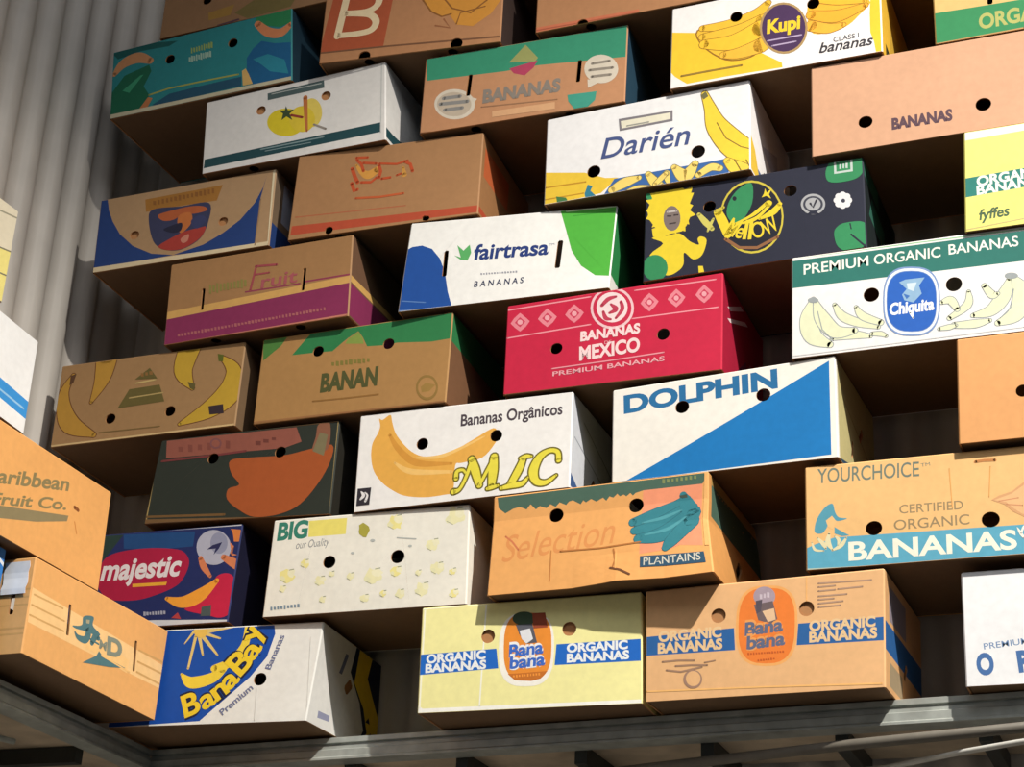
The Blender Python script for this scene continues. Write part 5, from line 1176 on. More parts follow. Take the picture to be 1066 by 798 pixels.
   ('p',(226,222,180),((252.7,26.5),(253.2,23.4),(250.1,23.9),(247.7,23.5),(246.4,25.4),(245.4,28.3),(246.5,30.4),(249.3,30.7),(251.3,29))),
   ('s',(150,155,130),2.3,((258.6,38.8),(264.3,39.5))),
   ('s',(165,165,140),1.7,((246.9,24.6),(254.2,20.7))),
   ('p',(233,222,148),((486.3,25.6),(480.9,22),(480,18),(476.8,17.3),(473.1,17.5),(467.3,19),(464.3,19.5),(461.5,25.4),(465.2,28.6),(467.1,32),(466.4,35.4),(471.9,36.9),(476.4,39),(478.7,33.8),(481,30.3))),
   ('p',(234,229,195),((487.1,30.5),(484.2,27),(481.9,24.7),(479.3,23.1),(474.5,26.5),(473.1,29.4),(472.5,33.2),(474.6,35.9),(478.2,38.1),(481.8,37.9),(484.5,33.3))),
   ('p',(226,222,180),((470,23),(469.9,19.8),(467.2,17.9),(463.7,19),(463.1,22.3),(462,25),(463.8,28.1),(466.7,28.1),(469.7,25.8))),
   ('s',(150,155,130),2.3,((476.9,36.2),(483.1,37))),
   ('s',(165,165,140),1.7,((463.9,20.9),(471.5,16.7))),
   ('p',(232,226,180),((223.3,87.1),(224.5,84.4),(221.7,81.7),(219.4,80.6),(216,76.4),(211.5,82.1),(207.7,84),(208.2,86.6),(205.5,90.2),(209.1,93.3),(211.2,97.7),(213.9,96.6),(217.6,93.8),(222,94.1),(224.9,91.3))),
   ('p',(234,229,195),((227.2,91.1),(225.3,88.5),(223.5,86.3),(220.1,87),(217.4,88.1),(216.6,90.5),(216.7,93.3),(217,96),(219.3,95.9),(222.3,96.8),(225.2,94.2))),
   ('p',(226,222,180),((212.6,84.7),(212.8,82),(210.6,81.6),(208.1,81.5),(206.6,84.1),(205.9,86.1),(207.5,88.8),(209.9,87.7),(211.9,87.5))),
   ('s',(150,155,130),2.4,((218.1,96),(223.4,96.6))),
   ('s',(165,165,140),1.8,((207.6,83),(214.3,79.3))),
   ('p',(232,226,180),((156.9,33.5),(156.1,31.2),(156.8,27.1),(153.3,25.9),(149.9,26.8),(145.2,29.2),(142.5,28.8),(144.2,32.6),(141.5,36.3),(142.9,38.5),(145.5,41.3),(148.1,43.2),(151.6,39.8),(153.7,38),(157.9,36.2))),
   ('p',(234,229,195),((158.8,37.1),(157.8,34.6),(156.2,31.8),(153.9,32),(151,35),(150,36.4),(150.2,39.2),(150.4,42.1),(153.2,41.4),(155.9,42.8),(157.6,39.2))),
   ('p',(226,222,180),((146.8,31.4),(146.7,29.2),(145.4,29.1),(143.3,29.3),(141.6,30.9),(141.6,32.8),(142.1,34.1),(144.7,34.7),(147.2,33.8))),
   ('s',(150,155,130),2.4,((151.9,41.2),(156.6,41.8))),
   ('s',(165,165,140),1.8,((142.7,29.8),(148.7,26.7))),
   ('p',(233,222,148),((106.1,128.3),(106.8,124.9),(104.2,119.8),(99.7,116.3),(94.7,121.8),(90.4,118.8),(85.7,125.5),(87.2,127.8),(83.2,132.6),(87.2,136.3),(88.1,137.7),(92.2,141.4),(96.1,141.3),(100.8,137),(102.2,133.5))),
   ('p',(234,229,195),((105.1,133.2),(105.9,130.3),(103.6,128.4),(99.8,129.1),(97.8,128.4),(96.2,131.8),(95.9,135.7),(94.9,139.7),(98.6,139.7),(102,140.2),(104.9,136.8))),
   ('p',(226,222,180),((92.3,125.7),(91,123),(89,121.9),(86.3,122.9),(83.6,124.9),(82.9,127.6),(85.4,130.6),(88.1,129.4),(90.4,128.4))),
   ('s',(150,155,130),2.4,((97.4,138.6),(103.4,139.3))),
   ('s',(165,165,140),1.8,((85.7,123.8),(93.4,119.7))),
   ('p',(232,226,180),((50.8,66.9),(51.3,64.3),(50,62.5),(48.4,58.1),(44.5,58.8),(41.9,60.4),(38.1,63.8),(38.5,66.1),(37.9,69.5),(37.6,73.1),(39.6,76.5),(42.5,76),(46.2,75.5),(48.5,73.9),(50.7,70.6))),
   ('p',(234,229,195),((55.3,70.4),(53.8,68.4),(51.4,65.5),(48.9,66.2),(45.4,67.7),(44.8,70.1),(43.1,72.3),(44.9,74.9),(47.6,75),(50.3,76.1),(53.3,73.5))),
   ('p',(226,222,180),((41.7,64.7),(41.3,62.4),(39.9,61.4),(37.6,62.4),(35.4,64.1),(36.2,66.4),(36.7,68.3),(39.4,67.2),(41.1,66.4))),
   ('s',(150,155,130),2.4,((46.5,74.8),(51.3,75.4))),
   ('s',(165,165,140),1.8,((37.3,63.2),(43.5,59.9))),
   ('p',(232,226,180),((174.8,96.5),(175.6,93),(171.3,90.9),(170,90.1),(167,91.3),(164.9,90.3),(161,92.5),(159.3,96.6),(161.7,99.1),(162,101),(162.2,105.1),(165.9,102.8),(169.2,103.6),(171.8,103),(173.4,99.5))),
   ('p',(234,229,195),((174.4,99.8),(174.8,97.8),(173.4,96),(170.9,94.9),(168.6,97.2),(168.2,98.8),(167.1,101.6),(168.5,103.4),(170.2,103.3),(173.1,103),(175.4,101.4))),
   ('p',(226,222,180),((165.6,94.7),(165.4,93.3),(163.2,91.5),(161.3,92.2),(159.2,94.1),(159.4,96),(161.1,97.2),(162.6,98.1),(164.2,96.3))),
   ('s',(150,155,130),2.4,((169.2,103.5),(173.3,104.1))),
   ('s',(165,165,140),1.8,((161,93.4),(166.3,90.5))),
   ('p',(233,222,148),((307.4,37.7),(309.9,35.3),(306.3,33.6),(304.3,29.8),(301.5,30),(299.2,30.1),(296.8,34.7),(294,36.7),(292.5,40.8),(293.9,42.9),(297.3,46.1),(300.2,47.6),(304,46.5),(306.6,42.5),(307.8,40.5))),
   ('p',(234,229,195),((310.3,41.2),(310.1,39.3),(308.3,37.6),(305.7,37.2),(302.6,37.2),(300.7,40.6),(302.2,43.1),(302.1,44.9),(304.9,45.7),(307,46.8),(309,43.5))),
   ('p',(226,222,180),((299.7,35.5),(298.9,33.1),(297.1,32.2),(294.6,33.6),(293.9,34.9),(292.4,36.8),(294.8,39.1),(296.5,39.5),(298.2,37.5))),
   ('s',(150,155,130),2.3,((303.8,45.3),(308.4,45.9))),
   ('s',(165,165,140),1.7,((294.5,34),(300.3,30.9))),
   ('p',(232,226,180),((391,83.8),(391.4,80.4),(389.2,79.3),(387.5,76.7),(385.1,76.1),(383.2,78.2),(378.9,80),(379.8,83.6),(377.3,86.6),(378.8,88.3),(380.9,91.2),(384.2,91.6),(386.9,91),(390.2,87.8),(392.9,87.3))),
   ('p',(234,229,195),((394.3,86.8),(393.4,85.2),(391.1,83.8),(388.9,82.9),(387.1,83.9),(384.9,86.4),(385.3,88.6),(386.7,89.8),(388.4,91.3),(390.3,90.4),(393.2,88.9))),
   ('p',(226,222,180),((383.3,81.9),(382.4,80.6),(381.1,80.1),(379.6,79.8),(378.6,81.4),(377.3,83.2),(379.3,84.9),(380.7,84.7),(382.8,83.4))),
   ('s',(150,155,130),2.3,((387.3,90.6),(391.3,91.1))),
   ('s',(165,165,140),1.7,((379,80.6),(384,77.8))),
   ('p',(168,160,66),((255.7,202.5),(252,194.9),(247.7,184.9),(239.7,186),(229.5,194.2),(227.2,200.8),(228.1,210.4),(226.7,217.1),(236.8,223.1),(246.3,216.6),(252.6,211.3))),
   ('e',(178,182,178),264.8,175.1,6,-0.5,-0.3,3.6),
   ('s',(178,182,178),3,((326.9,177.4),(374.4,170.6))),
   ('e',(178,182,178),216.4,147,4.8,-0.4,-0.3,3),
   ('e',(178,182,178),360.8,153.7,4.7,-0.4,-0.2,3),
   ('p',(120,140,155),((18.6,24.7),(23.5,23.9),(24.6,14.8),(19.8,15.6))),
   ('p',(120,140,155),((27,24.1),(32.6,23.4),(33.5,16.2),(27.9,16.9))),
   ('p',(120,140,155),((35.8,24.9),(41,24.1),(41.9,16.2),(36.8,17))),
   ('p',(120,140,155),((44,25.2),(50,24.4),(50.9,16.7),(45,17.5))),
   ('p',(120,140,155),((53.2,27.2),(57.7,26.3),(58.9,15.6),(54.5,16.4))),
   ('p',(120,140,155),((61.4,25.8),(67,25),(67.9,17.7),(62.3,18.5))),
   ('p',(120,140,155),((69.8,26.4),(75.8,25.6),(76.7,18),(70.7,18.8))),
   ('p',(120,140,155),((78.9,27),(83.8,26.3),(84.7,18.1),(79.8,18.9))),
   ('p',(120,140,155),((86.9,27.8),(92.8,27),(93.8,18.1),(87.9,19))),
  ),
 ),
 'carton_26': dict(base=(226,164,98), side=(212,152,88),
  hF=(('c',152.9,184.6,17,0),('c',339,187.2,17,0)),
  hR=(('s',180,62.3,200,89.8,28,0),),
  F=(
   ('p',(74,102,88),((9.6,244.2),(501.3,246.8),(488.7,220.6),(354.8,221),(337,216.9),(331.1,211.5),(325,218.4),(316.1,211.4),(310.1,216.4),(301.1,213.2),(295,220.1),(286,211.8),(276.9,216),(269.7,206.3),(261.7,214.7),(246.6,207.1),(234.2,214.8),(222,208.1),(215.8,213.8),(209.8,205.1),(191,216.7),(181.7,214.6),(175.6,207.2),(159.9,215.3),(150.7,205.6),(137.9,213.4),(128.7,205),(112.7,211.9),(103.3,204.7),(90.3,218.9),(81,207.2),(64.8,215.4),(48.8,212.8),(29.6,203.4),(13,218.1))),
   ('t',(216,144,84),'Selection',29.7,79.6,266.6,21.7,65.5,0.35,0.17),
   ('s',(204,120,80),4.5,((34.4,144.3),(50.9,129.9),(67.5,107.4))),
   ('p',(234,148,112),((354.8,221),(488.7,220.6),(486,69),(437.4,76.8),(417.3,69.8),(349,65.7))),
   ('p',(130,140,90),((398,242.6),(404.2,241.3),(404.2,231.2),(398.1,232.5))),
   ('p',(130,140,90),((408.3,241.8),(414.4,240.6),(414.5,232.2),(408.3,233.4))),
   ('p',(130,140,90),((419.3,240.8),(423.9,239.9),(423.9,233.4),(419.3,234.3))),
   ('p',(130,140,90),((429.2,241.7),(434.3,240.7),(434.3,232.7),(429.3,233.8))),
   ('p',(130,140,90),((439.3,242),(444.6,240.9),(444.6,232.7),(439.3,233.8))),
   ('p',(130,140,90),((449.4,242.2),(454.7,241.1),(454.7,232.7),(449.4,233.8))),
   ('p',(130,140,90),((459.3,242.7),(465.1,241.5),(465.1,232.4),(459.3,233.6))),
   ('p',(130,140,90),((469.5,242.2),(475,241.1),(475,233.1),(469.5,234.2))),
   ('v',(42,96,108),((333.5,146.2,20.6),(378.9,155.3,36),(425.5,165.2,44),(451.5,186.4,26))),
   ('v',(52,124,136),((333.5,146.2,18.1),(378.9,155.3,33.6),(425.5,165.2,41.6),(451.5,186.4,23.7))),
   ('v',(42,96,108),((337.8,125,20.5),(390.8,132.8,35.8),(460.2,161.3,43.6))),
   ('v',(52,124,136),((337.8,125,18.1),(390.8,132.8,33.4),(460.2,161.3,41.3))),
   ('v',(42,96,108),((347.5,104,24),(402.6,110.4,38),(468.8,154.4,37.6))),
   ('v',(52,124,136),((347.5,104,21.6),(402.6,110.4,35.6),(468.8,154.4,35.3))),
   ('v',(42,96,108),((406.3,73.9,17.7),(420.1,90.5,29.5),(466,136.7,37.6))),
   ('v',(52,124,136),((406.3,73.9,15.4),(420.1,90.5,27.2),(466,136.7,35.2))),
   ('v',(52,124,136),((445.7,199.2,16.6),(454.4,177,33.1),(468.8,148.3,32.9))),
   ('p',(70,80,70),((437,199),(454.3,199.4),(455.5,192),(439.9,192.6))),
   ('v',(78,150,160),((355.4,142.6,3.6),(402.4,149.7,8.3),(442.9,163.3,3.6))),
   ('v',(78,150,160),((361.6,111.6,3.6),(414.1,121.2,8.3),(454.5,146.9,3.5))),
   ('p',(48,80,104),((351.4,59.4),(486.6,53.5),(488.9,25.6),(351.7,31.1))),
   ('t',(205,200,185),'PLANTAINS',358.7,35.3,120,-1.7,19.1,0,0.68),
   ('s',(176,112,58),3.7,((168.4,93.1),(260.4,91.4),(351.1,95.7))),
   ('s',(180,115,60),3.6,((291.8,85.3),(296.9,57.4),(292.4,34.7))),
   ('s',(110,70,45),4.8,((288.1,36.9),(309.1,29),(330,15))),
   ('s',(190,125,66),2.5,((146.6,96.5),(148.1,22))),
   ('s',(240,175,105),4.2,((297.8,81.6),(299.5,35.9))),
   ('p',(235,178,110),((493.3,244.8),(505.9,247.5),(501.3,67.5),(490,68.6))),
  ),
  R=(
   ('p',(74,102,88),((20,149.6),(400,112.2),(400,211.9),(20,224.4))),
   ('p',(170,140,80),((20,224.4),(400,211.9),(400,249.3),(20,249.3))),
  ),
 ),
 'carton_27': dict(base=(234,186,124), side=(234,186,124),
  hF=(('c',141.8,86.3,17,0),('c',375.4,83.6,18,0)),
  F=(
   ('p',(92,166,192),((60.3,72.1),(439.1,66),(576.5,66.2),(571,-10.8),(434.9,-8.2),(0.6,2.1),(0.4,51.1),(19.5,59.5))),
   ('t',(112,124,112),'YOURCHOICE',26.3,205.4,211.9,-5.3,34.5,0,0.68),
   ('t',(112,124,112),'TM',242.5,221.4,18.5,1,8.3,0,0),
   ('t',(150,130,96),'CERTIFIED',194.8,115.2,128,-1.8,20.3,0,0.51),
   ('t',(150,130,96),'ORGANIC',182.6,77.8,151.4,-0.6,23.1,0,0.51),
   ('t',(240,236,218),'BANANAS',88.2,15.7,335.1,-2.4,41.8,0,2.7),
   ('p',(86,154,174),((19.1,89.4),(18.7,95),(19.6,102.5),(21.5,110.7),(24,118.3),(27.5,125.7),(32,133.1),(36.8,139.9),(41.3,145.2),(45.7,149.1),(50.1,152),(54.1,153.4),(57.3,152.9),(59.3,149.6),(60.4,144.1),(61.2,137.9),(62.4,132.7),(63.9,128.5),(65.5,124.8),(67.5,121.6),(70.2,118.9),(74.7,117.2),(80.4,116.2),(85.3,115.5),(87.2,114.7),(84.7,113.3),(79.3,111.8),(72.9,110.7),(67.8,110.4),(64.3,111.8),(61.5,114.4),(59,116.8),(56.7,117.7),(54.6,116.6),(52.9,114.3),(51.4,111.2),(49.7,108.1),(48,104.6),(46.3,100.7),(44.6,96.7),(42.7,93.3),(40.6,90.2),(38.5,87.3),(36.2,85.1),(33.5,83.9),(29.8,83.7),(25.4,84.2),(21.4,86))),
   ('p',(236,190,130),((43,113.9),(55.9,124),(65.5,109.1),(56.2,92),(47.3,98))),
   ('p',(86,154,174),((60.8,96.7),(71.8,87.9),(90.8,74.3),(76,73.7),(60.5,81.3))),
   ('v',(226,214,172),((12.8,65.3,2.9),(19.3,46.8,5.8),(37.3,42.6,2.9))),
   ('v',(226,214,172),((24.3,74.5,3.9),(37.6,57.9,9.6),(41.9,47.3,3.8))),
   ('v',(226,214,172),((49.2,82.4,4.8),(46.6,62.1,11.5),(55.3,43.5,3.8))),
   ('v',(226,214,172),((84.9,68.8,3.8),(73.4,52,9.6),(55.2,42,3.8))),
   ('v',(226,214,172),((60.4,76.2,2.9),(69.1,65.2,7.7),(66.7,52.6,2.9))),
   ('p',(214,160,112),((379,128.4),(394.3,136.9),(420.1,144.2),(450.9,168.6),(545,203.5),(537,84.8),(440.2,83.7),(419.6,97.7),(403.7,115.8))),
   ('p',(230,182,130),((385.3,127.7),(419.8,139.2),(450.5,161.1),(540.2,194),(533.3,90.1),(438,89.8),(422,103.9),(408.2,120.3))),
   ('s',(205,140,100),2.3,((393.6,124.3),(431.8,127.9))),
   ('s',(205,140,100),2.3,((407.9,115.3),(439.1,109.6))),
   ('v',(238,235,222),((425.9,60.3,1.8),(432.2,45.9,6.3),(437.4,35.6,3.6))),
   ('v',(238,235,222),((432.2,45.9,3.6),(438,60.1,4.5),(442.8,64.6,2.7))),
   ('s',(190,126,72),6.6,((352.3,221.4),(368.8,222.6),(391,221.1))),
   ('s',(222,160,90),1.9,((299,210.9),(301.5,118.7))),
   ('s',(222,160,90),1.9,((380.9,206.9),(375.1,136.3))),
   ('p',(190,200,180),((0.2,-0.4),(434.7,-12.1),(570.7,-15.5),(570.9,-12.7),(434.9,-8.7),(0.2,3.7))),
  ),
 ),
 'carton_28': dict(base=(242,235,165), side=(236,225,150),
  hF=(('c',161.7,168.3,16,1),('c',349.6,173,16,1)),
  F=(
   ('p',(246,244,236),((0.1,0.1),(513.2,-0.9),(513.3,8.1),(146.6,9.5),(12.6,9.7),(-1.6,22.1))),
   ('p',(246,244,236),((1.9,248.2),(158,249.1),(157.1,242.6),(1.1,241.5))),
   ('s',(246,246,232),3.4,((155.3,247.1),(146.6,9.5))),
   ('s',(250,248,225),4,((8.1,241),(5.7,11.1))),
   ('p',(32,104,196),((-1.1,134.9),(182,138.4),(187.8,93.1),(-2.7,87.5))),
   ('p',(32,104,196),((320.7,139.7),(514.4,140.4),(514,92.1),(317.1,93.1))),
   ('t',(238,240,240),'ORGANIC',16.6,114.2,140.7,3,19.1,0,4.4),
   ('t',(238,240,240),'BANANAS',15.4,92.5,143.8,2.1,19,0,4.4),
   ('t',(238,240,240),'ORGANIC',344.3,120.4,137,0.3,18.3,0,4.4),
   ('t',(238,240,240),'BANANAS',344.6,97.9,139.7,0.5,18.2,0,4.4),
   ('p',(244,240,230),((315.6,128.4),(315,155.1),(312.8,171.4),(308.9,184.5),(303.2,195.2),(295.7,203.8),(286.2,210.2),(274,214.5),(253.6,217.1),(232.9,217.3),(220.3,214.7),(210.3,209.6),(202.1,202.1),(195.8,192),(191.2,179.3),(188.4,163),(187.6,135.9),(188.6,108.9),(191.1,92.6),(195.3,79.6),(201.1,69.1),(208.8,60.9),(218.4,54.8),(230.5,50.9),(250.7,48.8),(270.9,49),(283.1,51.7),(292.9,56.8),(300.8,64.1),(307,73.9),(311.6,86.2),(314.5,102))),
   ('p',(232,142,52),((309.6,135.1),(308.9,159.9),(306.9,174.9),(303.4,187.1),(298.4,197),(291.8,204.8),(283.5,210.7),(272.9,214.6),(255.2,216.9),(237.4,217.1),(226.6,214.7),(218,209.9),(211,202.9),(205.6,193.6),(201.8,181.8),(199.5,166.8),(199,141.7),(200,116.7),(202.3,101.7),(206,89.7),(211.1,80),(217.8,72.3),(226.2,66.7),(236.7,63.1),(254.2,61.2),(271.7,61.4),(282.2,63.9),(290.6,68.7),(297.3,75.5),(302.6,84.5),(306.5,96),(308.8,110.6))),
   ('p',(196,112,42),((210,78.7),(301.4,80.8),(285.7,64.4),(264.4,60.2),(226.7,63.6))),
   ('p',(240,150,60),((222.3,75.3),(226.1,74.9),(226.2,70.6),(222.4,71))),
   ('p',(240,150,60),((228.9,76.4),(232.5,75.9),(232.6,69.9),(229,70.4))),
   ('p',(240,150,60),((235.5,75.9),(238.9,75.5),(239,70.8),(235.6,71.2))),
   ('p',(240,150,60),((242.2,76.8),(245.1,76.3),(245.3,70.3),(242.3,70.8))),
   ('p',(240,150,60),((248.7,76.2),(251.6,75.8),(251.7,71.4),(248.8,71.7))),
   ('p',(240,150,60),((254.7,77.5),(258.4,76.9),(258.5,70.4),(254.9,71))),
   ('p',(240,150,60),((261.7,77.1),(264.3,76.6),(264.4,71.2),(261.8,71.6))),
   ('p',(240,150,60),((267.5,77.4),(271.4,76.9),(271.5,71.3),(267.6,71.8))),
   ('p',(240,150,60),((274,77.2),(277.7,76.8),(277.8,71.9),(274.1,72.3))),
   ('p',(240,150,60),((280.3,77.9),(284.3,77.4),(284.4,71.5),(280.4,72))),
   ('e',(60,80,60),245.1,203.5,27.3,-1.9,-0.4,16.3),
   ('p',(90,90,100),((226.3,190.2),(264.5,190.3),(276.2,146.7),(251.8,145.5),(235,168))),
   ('p',(225,225,230),((234.8,176.1),(259.3,179.9),(266.8,155.3),(251.8,145.5),(240.7,156.9))),
   ('p',(150,70,45),((264,214.7),(293.8,214.2),(299.8,179.9),(267.4,179.4))),
   ('t',(240,240,240),'Bana',211.7,117.4,79.4,5,29.9,0.08,9.3),
   ('t',(62,106,196),'Bana',211.7,117.4,79.4,5,26.7,0.08,3.4),
   ('t',(240,240,240),'bana',214,90.7,81.8,5.1,29.7,0.08,9.3),
   ('t',(62,106,196),'bana',214,90.7,81.8,5.1,26.5,0.08,3.4),
  ),
 ),
 'carton_29': dict(base=(232,182,130), side=(228,176,122),
  hF=(('c',160.7,176.2,16,1),('c',347.5,174.7,16,1)),
  hR=(('s',180,66.7,200,93.9,16,0),),
  F=(
   ('p',(44,98,160),((3,142.2),(194,146.3),(196.2,98.4),(2,100.4))),
   ('p',(44,98,160),((330,144.2),(510.7,143.9),(511.3,95.3),(326.5,98.7))),
   ('t',(234,198,150),'ORGANIC',29.4,129.7,138,0.2,21.6,0,4.4),
   ('t',(234,198,150),'BANANAS',27.8,104.1,141.4,-0.3,21.6,0,4.4),
   ('t',(234,198,150),'ORGANIC',352.7,126.8,135.5,-0.5,20.7,0,4.4),
   ('t',(234,198,150),'BANANAS',352.5,103.2,139,-0.9,20.7,0,4.4),
   ('p',(240,172,100),((328.3,140.5),(328.2,168),(326.1,184.7),(322.4,198.2),(316.7,209.3),(309.3,218.2),(299.7,224.9),(287.4,229.6),(266.7,232.8),(245.8,233.6),(233,231.3),(222.7,226.4),(214.3,218.9),(207.6,208.8),(202.6,195.9),(199.4,179.3),(197.9,151.5),(198.2,123.6),(200.4,106.7),(204.3,93.1),(210.1,82),(217.8,73.2),(227.5,66.6),(239.9,62.2),(260.6,59.5),(281.4,59.1),(294,61.7),(304.1,66.7),(312.3,74.2),(318.8,84.2),(323.6,96.9),(326.8,113.2))),
   ('p',(236,128,54),((322.9,140.9),(322.8,166.7),(321,182.4),(317.5,195),(312.4,205.4),(305.6,213.6),(296.9,219.9),(285.6,224.3),(266.7,227.2),(247.6,227.9),(235.8,225.7),(226.4,221.1),(218.7,214.1),(212.5,204.6),(207.9,192.5),(204.9,177.1),(203.5,151.1),(203.8,125),(205.7,109.1),(209.2,96.4),(214.5,86.1),(221.5,77.8),(230.3,71.7),(241.7,67.6),(260.7,65),(279.7,64.7),(291.2,67.1),(300.5,71.8),(308,78.9),(314,88.2),(318.5,100.1),(321.5,115.4))),
   ('e',(170,152,164),258.9,209.5,23.2,-2.2,0.1,21.3),
   ('p',(112,96,98),((236.6,193),(276.5,197.8),(286.3,157.9),(273.6,149),(246,158.6))),
   ('p',(230,192,154),((254.4,177.5),(279.2,181.9),(283,157.1),(266.5,153))),
   ('p',(90,80,90),((240.5,201.1),(254.4,202.6),(251.6,177.7),(242.1,172.9))),
   ('p',(205,190,200),((249.1,215.1),(254.2,214.1),(254.2,203.7),(249.1,204.7))),
   ('p',(205,190,200),((257.2,215.8),(261.7,214.9),(261.7,205.3),(257.2,206.2))),
   ('p',(205,190,200),((264.3,217.9),(270.1,216.7),(270.1,205.5),(264.3,206.6))),
   ('t',(236,160,90),'Bana',216.9,128.1,81.3,4.4,29,0.08,10.2),
   ('t',(98,106,132),'Bana',216.9,128.1,81.3,4.4,26.7,0.08,3.7),
   ('t',(236,160,90),'bana',220.8,98.2,81.8,4.6,28.9,0.08,10.2),
   ('t',(98,106,132),'bana',220.8,98.2,81.8,4.6,26.7,0.08,3.7),
   ('p',(196,92,40),((223,90.7),(226.5,90.1),(226.5,85.3),(223,85.9))),
   ('p',(196,92,40),((228.4,89.9),(232.5,89.4),(232.5,86),(228.4,86.5))),
   ('p',(196,92,40),((234.5,90.8),(237.7,90.2),(237.7,85.1),(234.5,85.6))),
   ('p',(196,92,40),((240,90.1),(243.5,89.6),(243.5,85.7),(240,86.1))),
   ('p',(196,92,40),((245.7,89.9),(249.2,89.5),(249.2,85.7),(245.7,86.2))),
   ('p',(196,92,40),((251.1,90),(255.1,89.5),(255.1,85.6),(251.1,86.1))),
   ('p',(196,92,40),((257,89.6),(260.5,89.2),(260.5,85.9),(257,86.3))),
   ('p',(196,92,40),((262.5,89.8),(266.3,89.3),(266.2,85.6),(262.5,86.1))),
   ('p',(196,92,40),((267.9,90),(272.1,89.4),(272.1,85.4),(267.9,85.9))),
   ('p',(196,92,40),((273.7,90.3),(277.6,89.7),(277.5,85),(273.7,85.5))),
   ('p',(196,92,40),((279.2,89.6),(283.3,89.1),(283.3,85.6),(279.2,86.1))),
   ('p',(196,92,40),((285.3,89.9),(288.4,89.4),(288.4,85.2),(285.3,85.7))),
   ('p',(196,92,40),((290.6,89.7),(294.3,89.2),(294.3,85.4),(290.6,85.9))),
   ('p',(196,92,40),((296.2,90),(299.9,89.5),(299.9,84.9),(296.2,85.5))),
   ('p',(196,92,40),((244.3,75),(247.2,74.5),(247.2,70.2),(244.3,70.7))),
   ('p',(196,92,40),((249.6,75.1),(253,74.7),(253,70.5),(249.6,71))),
   ('p',(196,92,40),((254.7,75.2),(258.9,74.7),(258.9,70.8),(254.7,71.4))),
   ('p',(196,92,40),((260.6,75),(264.1,74.6),(264.1,71.5),(260.6,71.9))),
   ('p',(196,92,40),((266.3,75.6),(269.4,75.1),(269.4,71.3),(266.3,71.8))),
   ('p',(196,92,40),((271.5,76.1),(275.2,75.6),(275.2,71.3),(271.5,71.8))),
   ('p',(196,92,40),((277.2,75.6),(280.5,75.2),(280.5,72.2),(277.2,72.6))),
   ('s',(182,146,122),3.3,((372.2,226.6),(481.2,223.7))),
   ('s',(182,146,122),3.3,((372.1,218.8),(407,218.8))),
   ('s',(182,146,122),3.3,((412.3,210.6),(462.7,211.3))),
   ('s',(182,146,122),3.3,((372.1,210),(406.9,210))),
   ('s',(182,146,122),3.3,((372,199),(430.8,198.4))),
   ('s',(182,146,122),3.3,((371.9,191.8),(404.1,191.6))),
   ('s',(182,146,122),3.3,((371.9,183.6),(422.8,184.4))),
   ('s',(182,146,122),3.3,((371.8,175.8),(417.4,176.1))),
   ('s',(165,130,105),4,((38.3,84.5),(73.2,85.3),(107.7,82.7))),
   ('s',(165,130,105),4,((67.4,73.2),(102,72.9),(136.3,70.4))),
   ('s',(165,130,105),4,((47.1,65.6),(79,59.9),(124.9,67.3))),
   ('s',(165,130,105),2.8,((130.6,76.5),(153.3,79.2))),
   ('e',(165,130,110),104.9,42.2,20.6,-1.4,-0,20.3),
   ('e',(232,182,130),106,43.3,16,-1.1,-0,16.4),
   ('s',(246,190,118),3.5,((3.5,21.9),(259.4,15.8),(500,7.4))),
   ('s',(240,182,115),2.7,((347.9,246.6),(347.6,191.3))),
  ),
  R=(
   ('p',(44,98,160),((0,79.1),(400,74.1),(400,135.9),(0,138.4))),
   ('p',(170,150,120),((40,12.4),(160,12.4),(160,61.8),(40,61.8))),
   ('p',(150,140,150),((40,148.3),(200,148.3),(200,222.4),(40,222.4))),
  ),
 ),
 'carton_30': dict(base=(238,238,240), side=(238,238,240),
  F=(
   ('t',(112,140,180),'PREMIUM',38.3,76.1,85.1,7,12.9,0,0.59),
   ('t',(72,112,168),'O',23.8,23.4,33.1,2.6,41.6,0,5.1),
   ('t',(72,112,168),'R',101.9,25.6,31.3,2.6,41.3,0,5.1),
   ('t',(72,112,168),'G',177.1,31.9,31.8,2.5,41.1,0,5.1),
  ),
 ),
 'carton_31': dict(base=(232,230,224), side=(228,226,222),
  hF=(('c',385.6,107.1,16,0),),
  hR=(('s',168,123.5,188,143.3,26,1),),
  F=(
   ('p',(20,76,166),((-118.5,256.8),(120.9,256.8),(393.2,263.3),(404.5,221.2),(393.6,163.2),(359.1,113.9),(304,61.8),(245.2,7.7),(-84,-3.2))),
   ('v',(222,196,120),((220.1,238,17.4),(296.6,246.3,6.9))),
   ('v',(222,196,120),((217.9,233.7,9.3),(265.3,216.6,4.6))),
   ('v',(222,196,120),((215.9,228.1,10.5),(265.3,173.8,4.7))),
   ('v',(222,196,120),((210.5,225.6,9.3),(227.2,175.6,4.7))),
   ('v',(222,196,120),((201.7,226.1,8.1),(194.3,142.9,5.9))),
   ('v',(222,196,120),((196.5,240.4,7),(175.4,207.6,2.9))),
   ('e',(230,190,90),212.8,236.7,17.6,-0.9,-2.5,15.8),
   ('v',(236,206,66),((178.9,128.7,5.9),(208.9,106.1,29.5),(260.3,115.4,28.2),(285.6,138.8,23.3))),
   ('v',(236,206,66),((262.1,139.8,17.5),(300.6,153.4,24.4),(331.2,194.3,20.7),(332,250,14.9))),
   ('t',(26,34,62),'B',205.1,17.4,41.9,16,56.3,0,9),
   ('t',(26,34,62),'a',251,34.4,32.3,18.5,50.4,0,9),
   ('t',(26,34,62),'n',282.9,55.2,29.7,25.3,50.4,0,9),
   ('t',(26,34,62),'a',310.3,80.6,25.4,28.7,50.4,0,9),
   ('t',(26,34,62),'B',333,115,31.9,39.4,58.6,0,9),
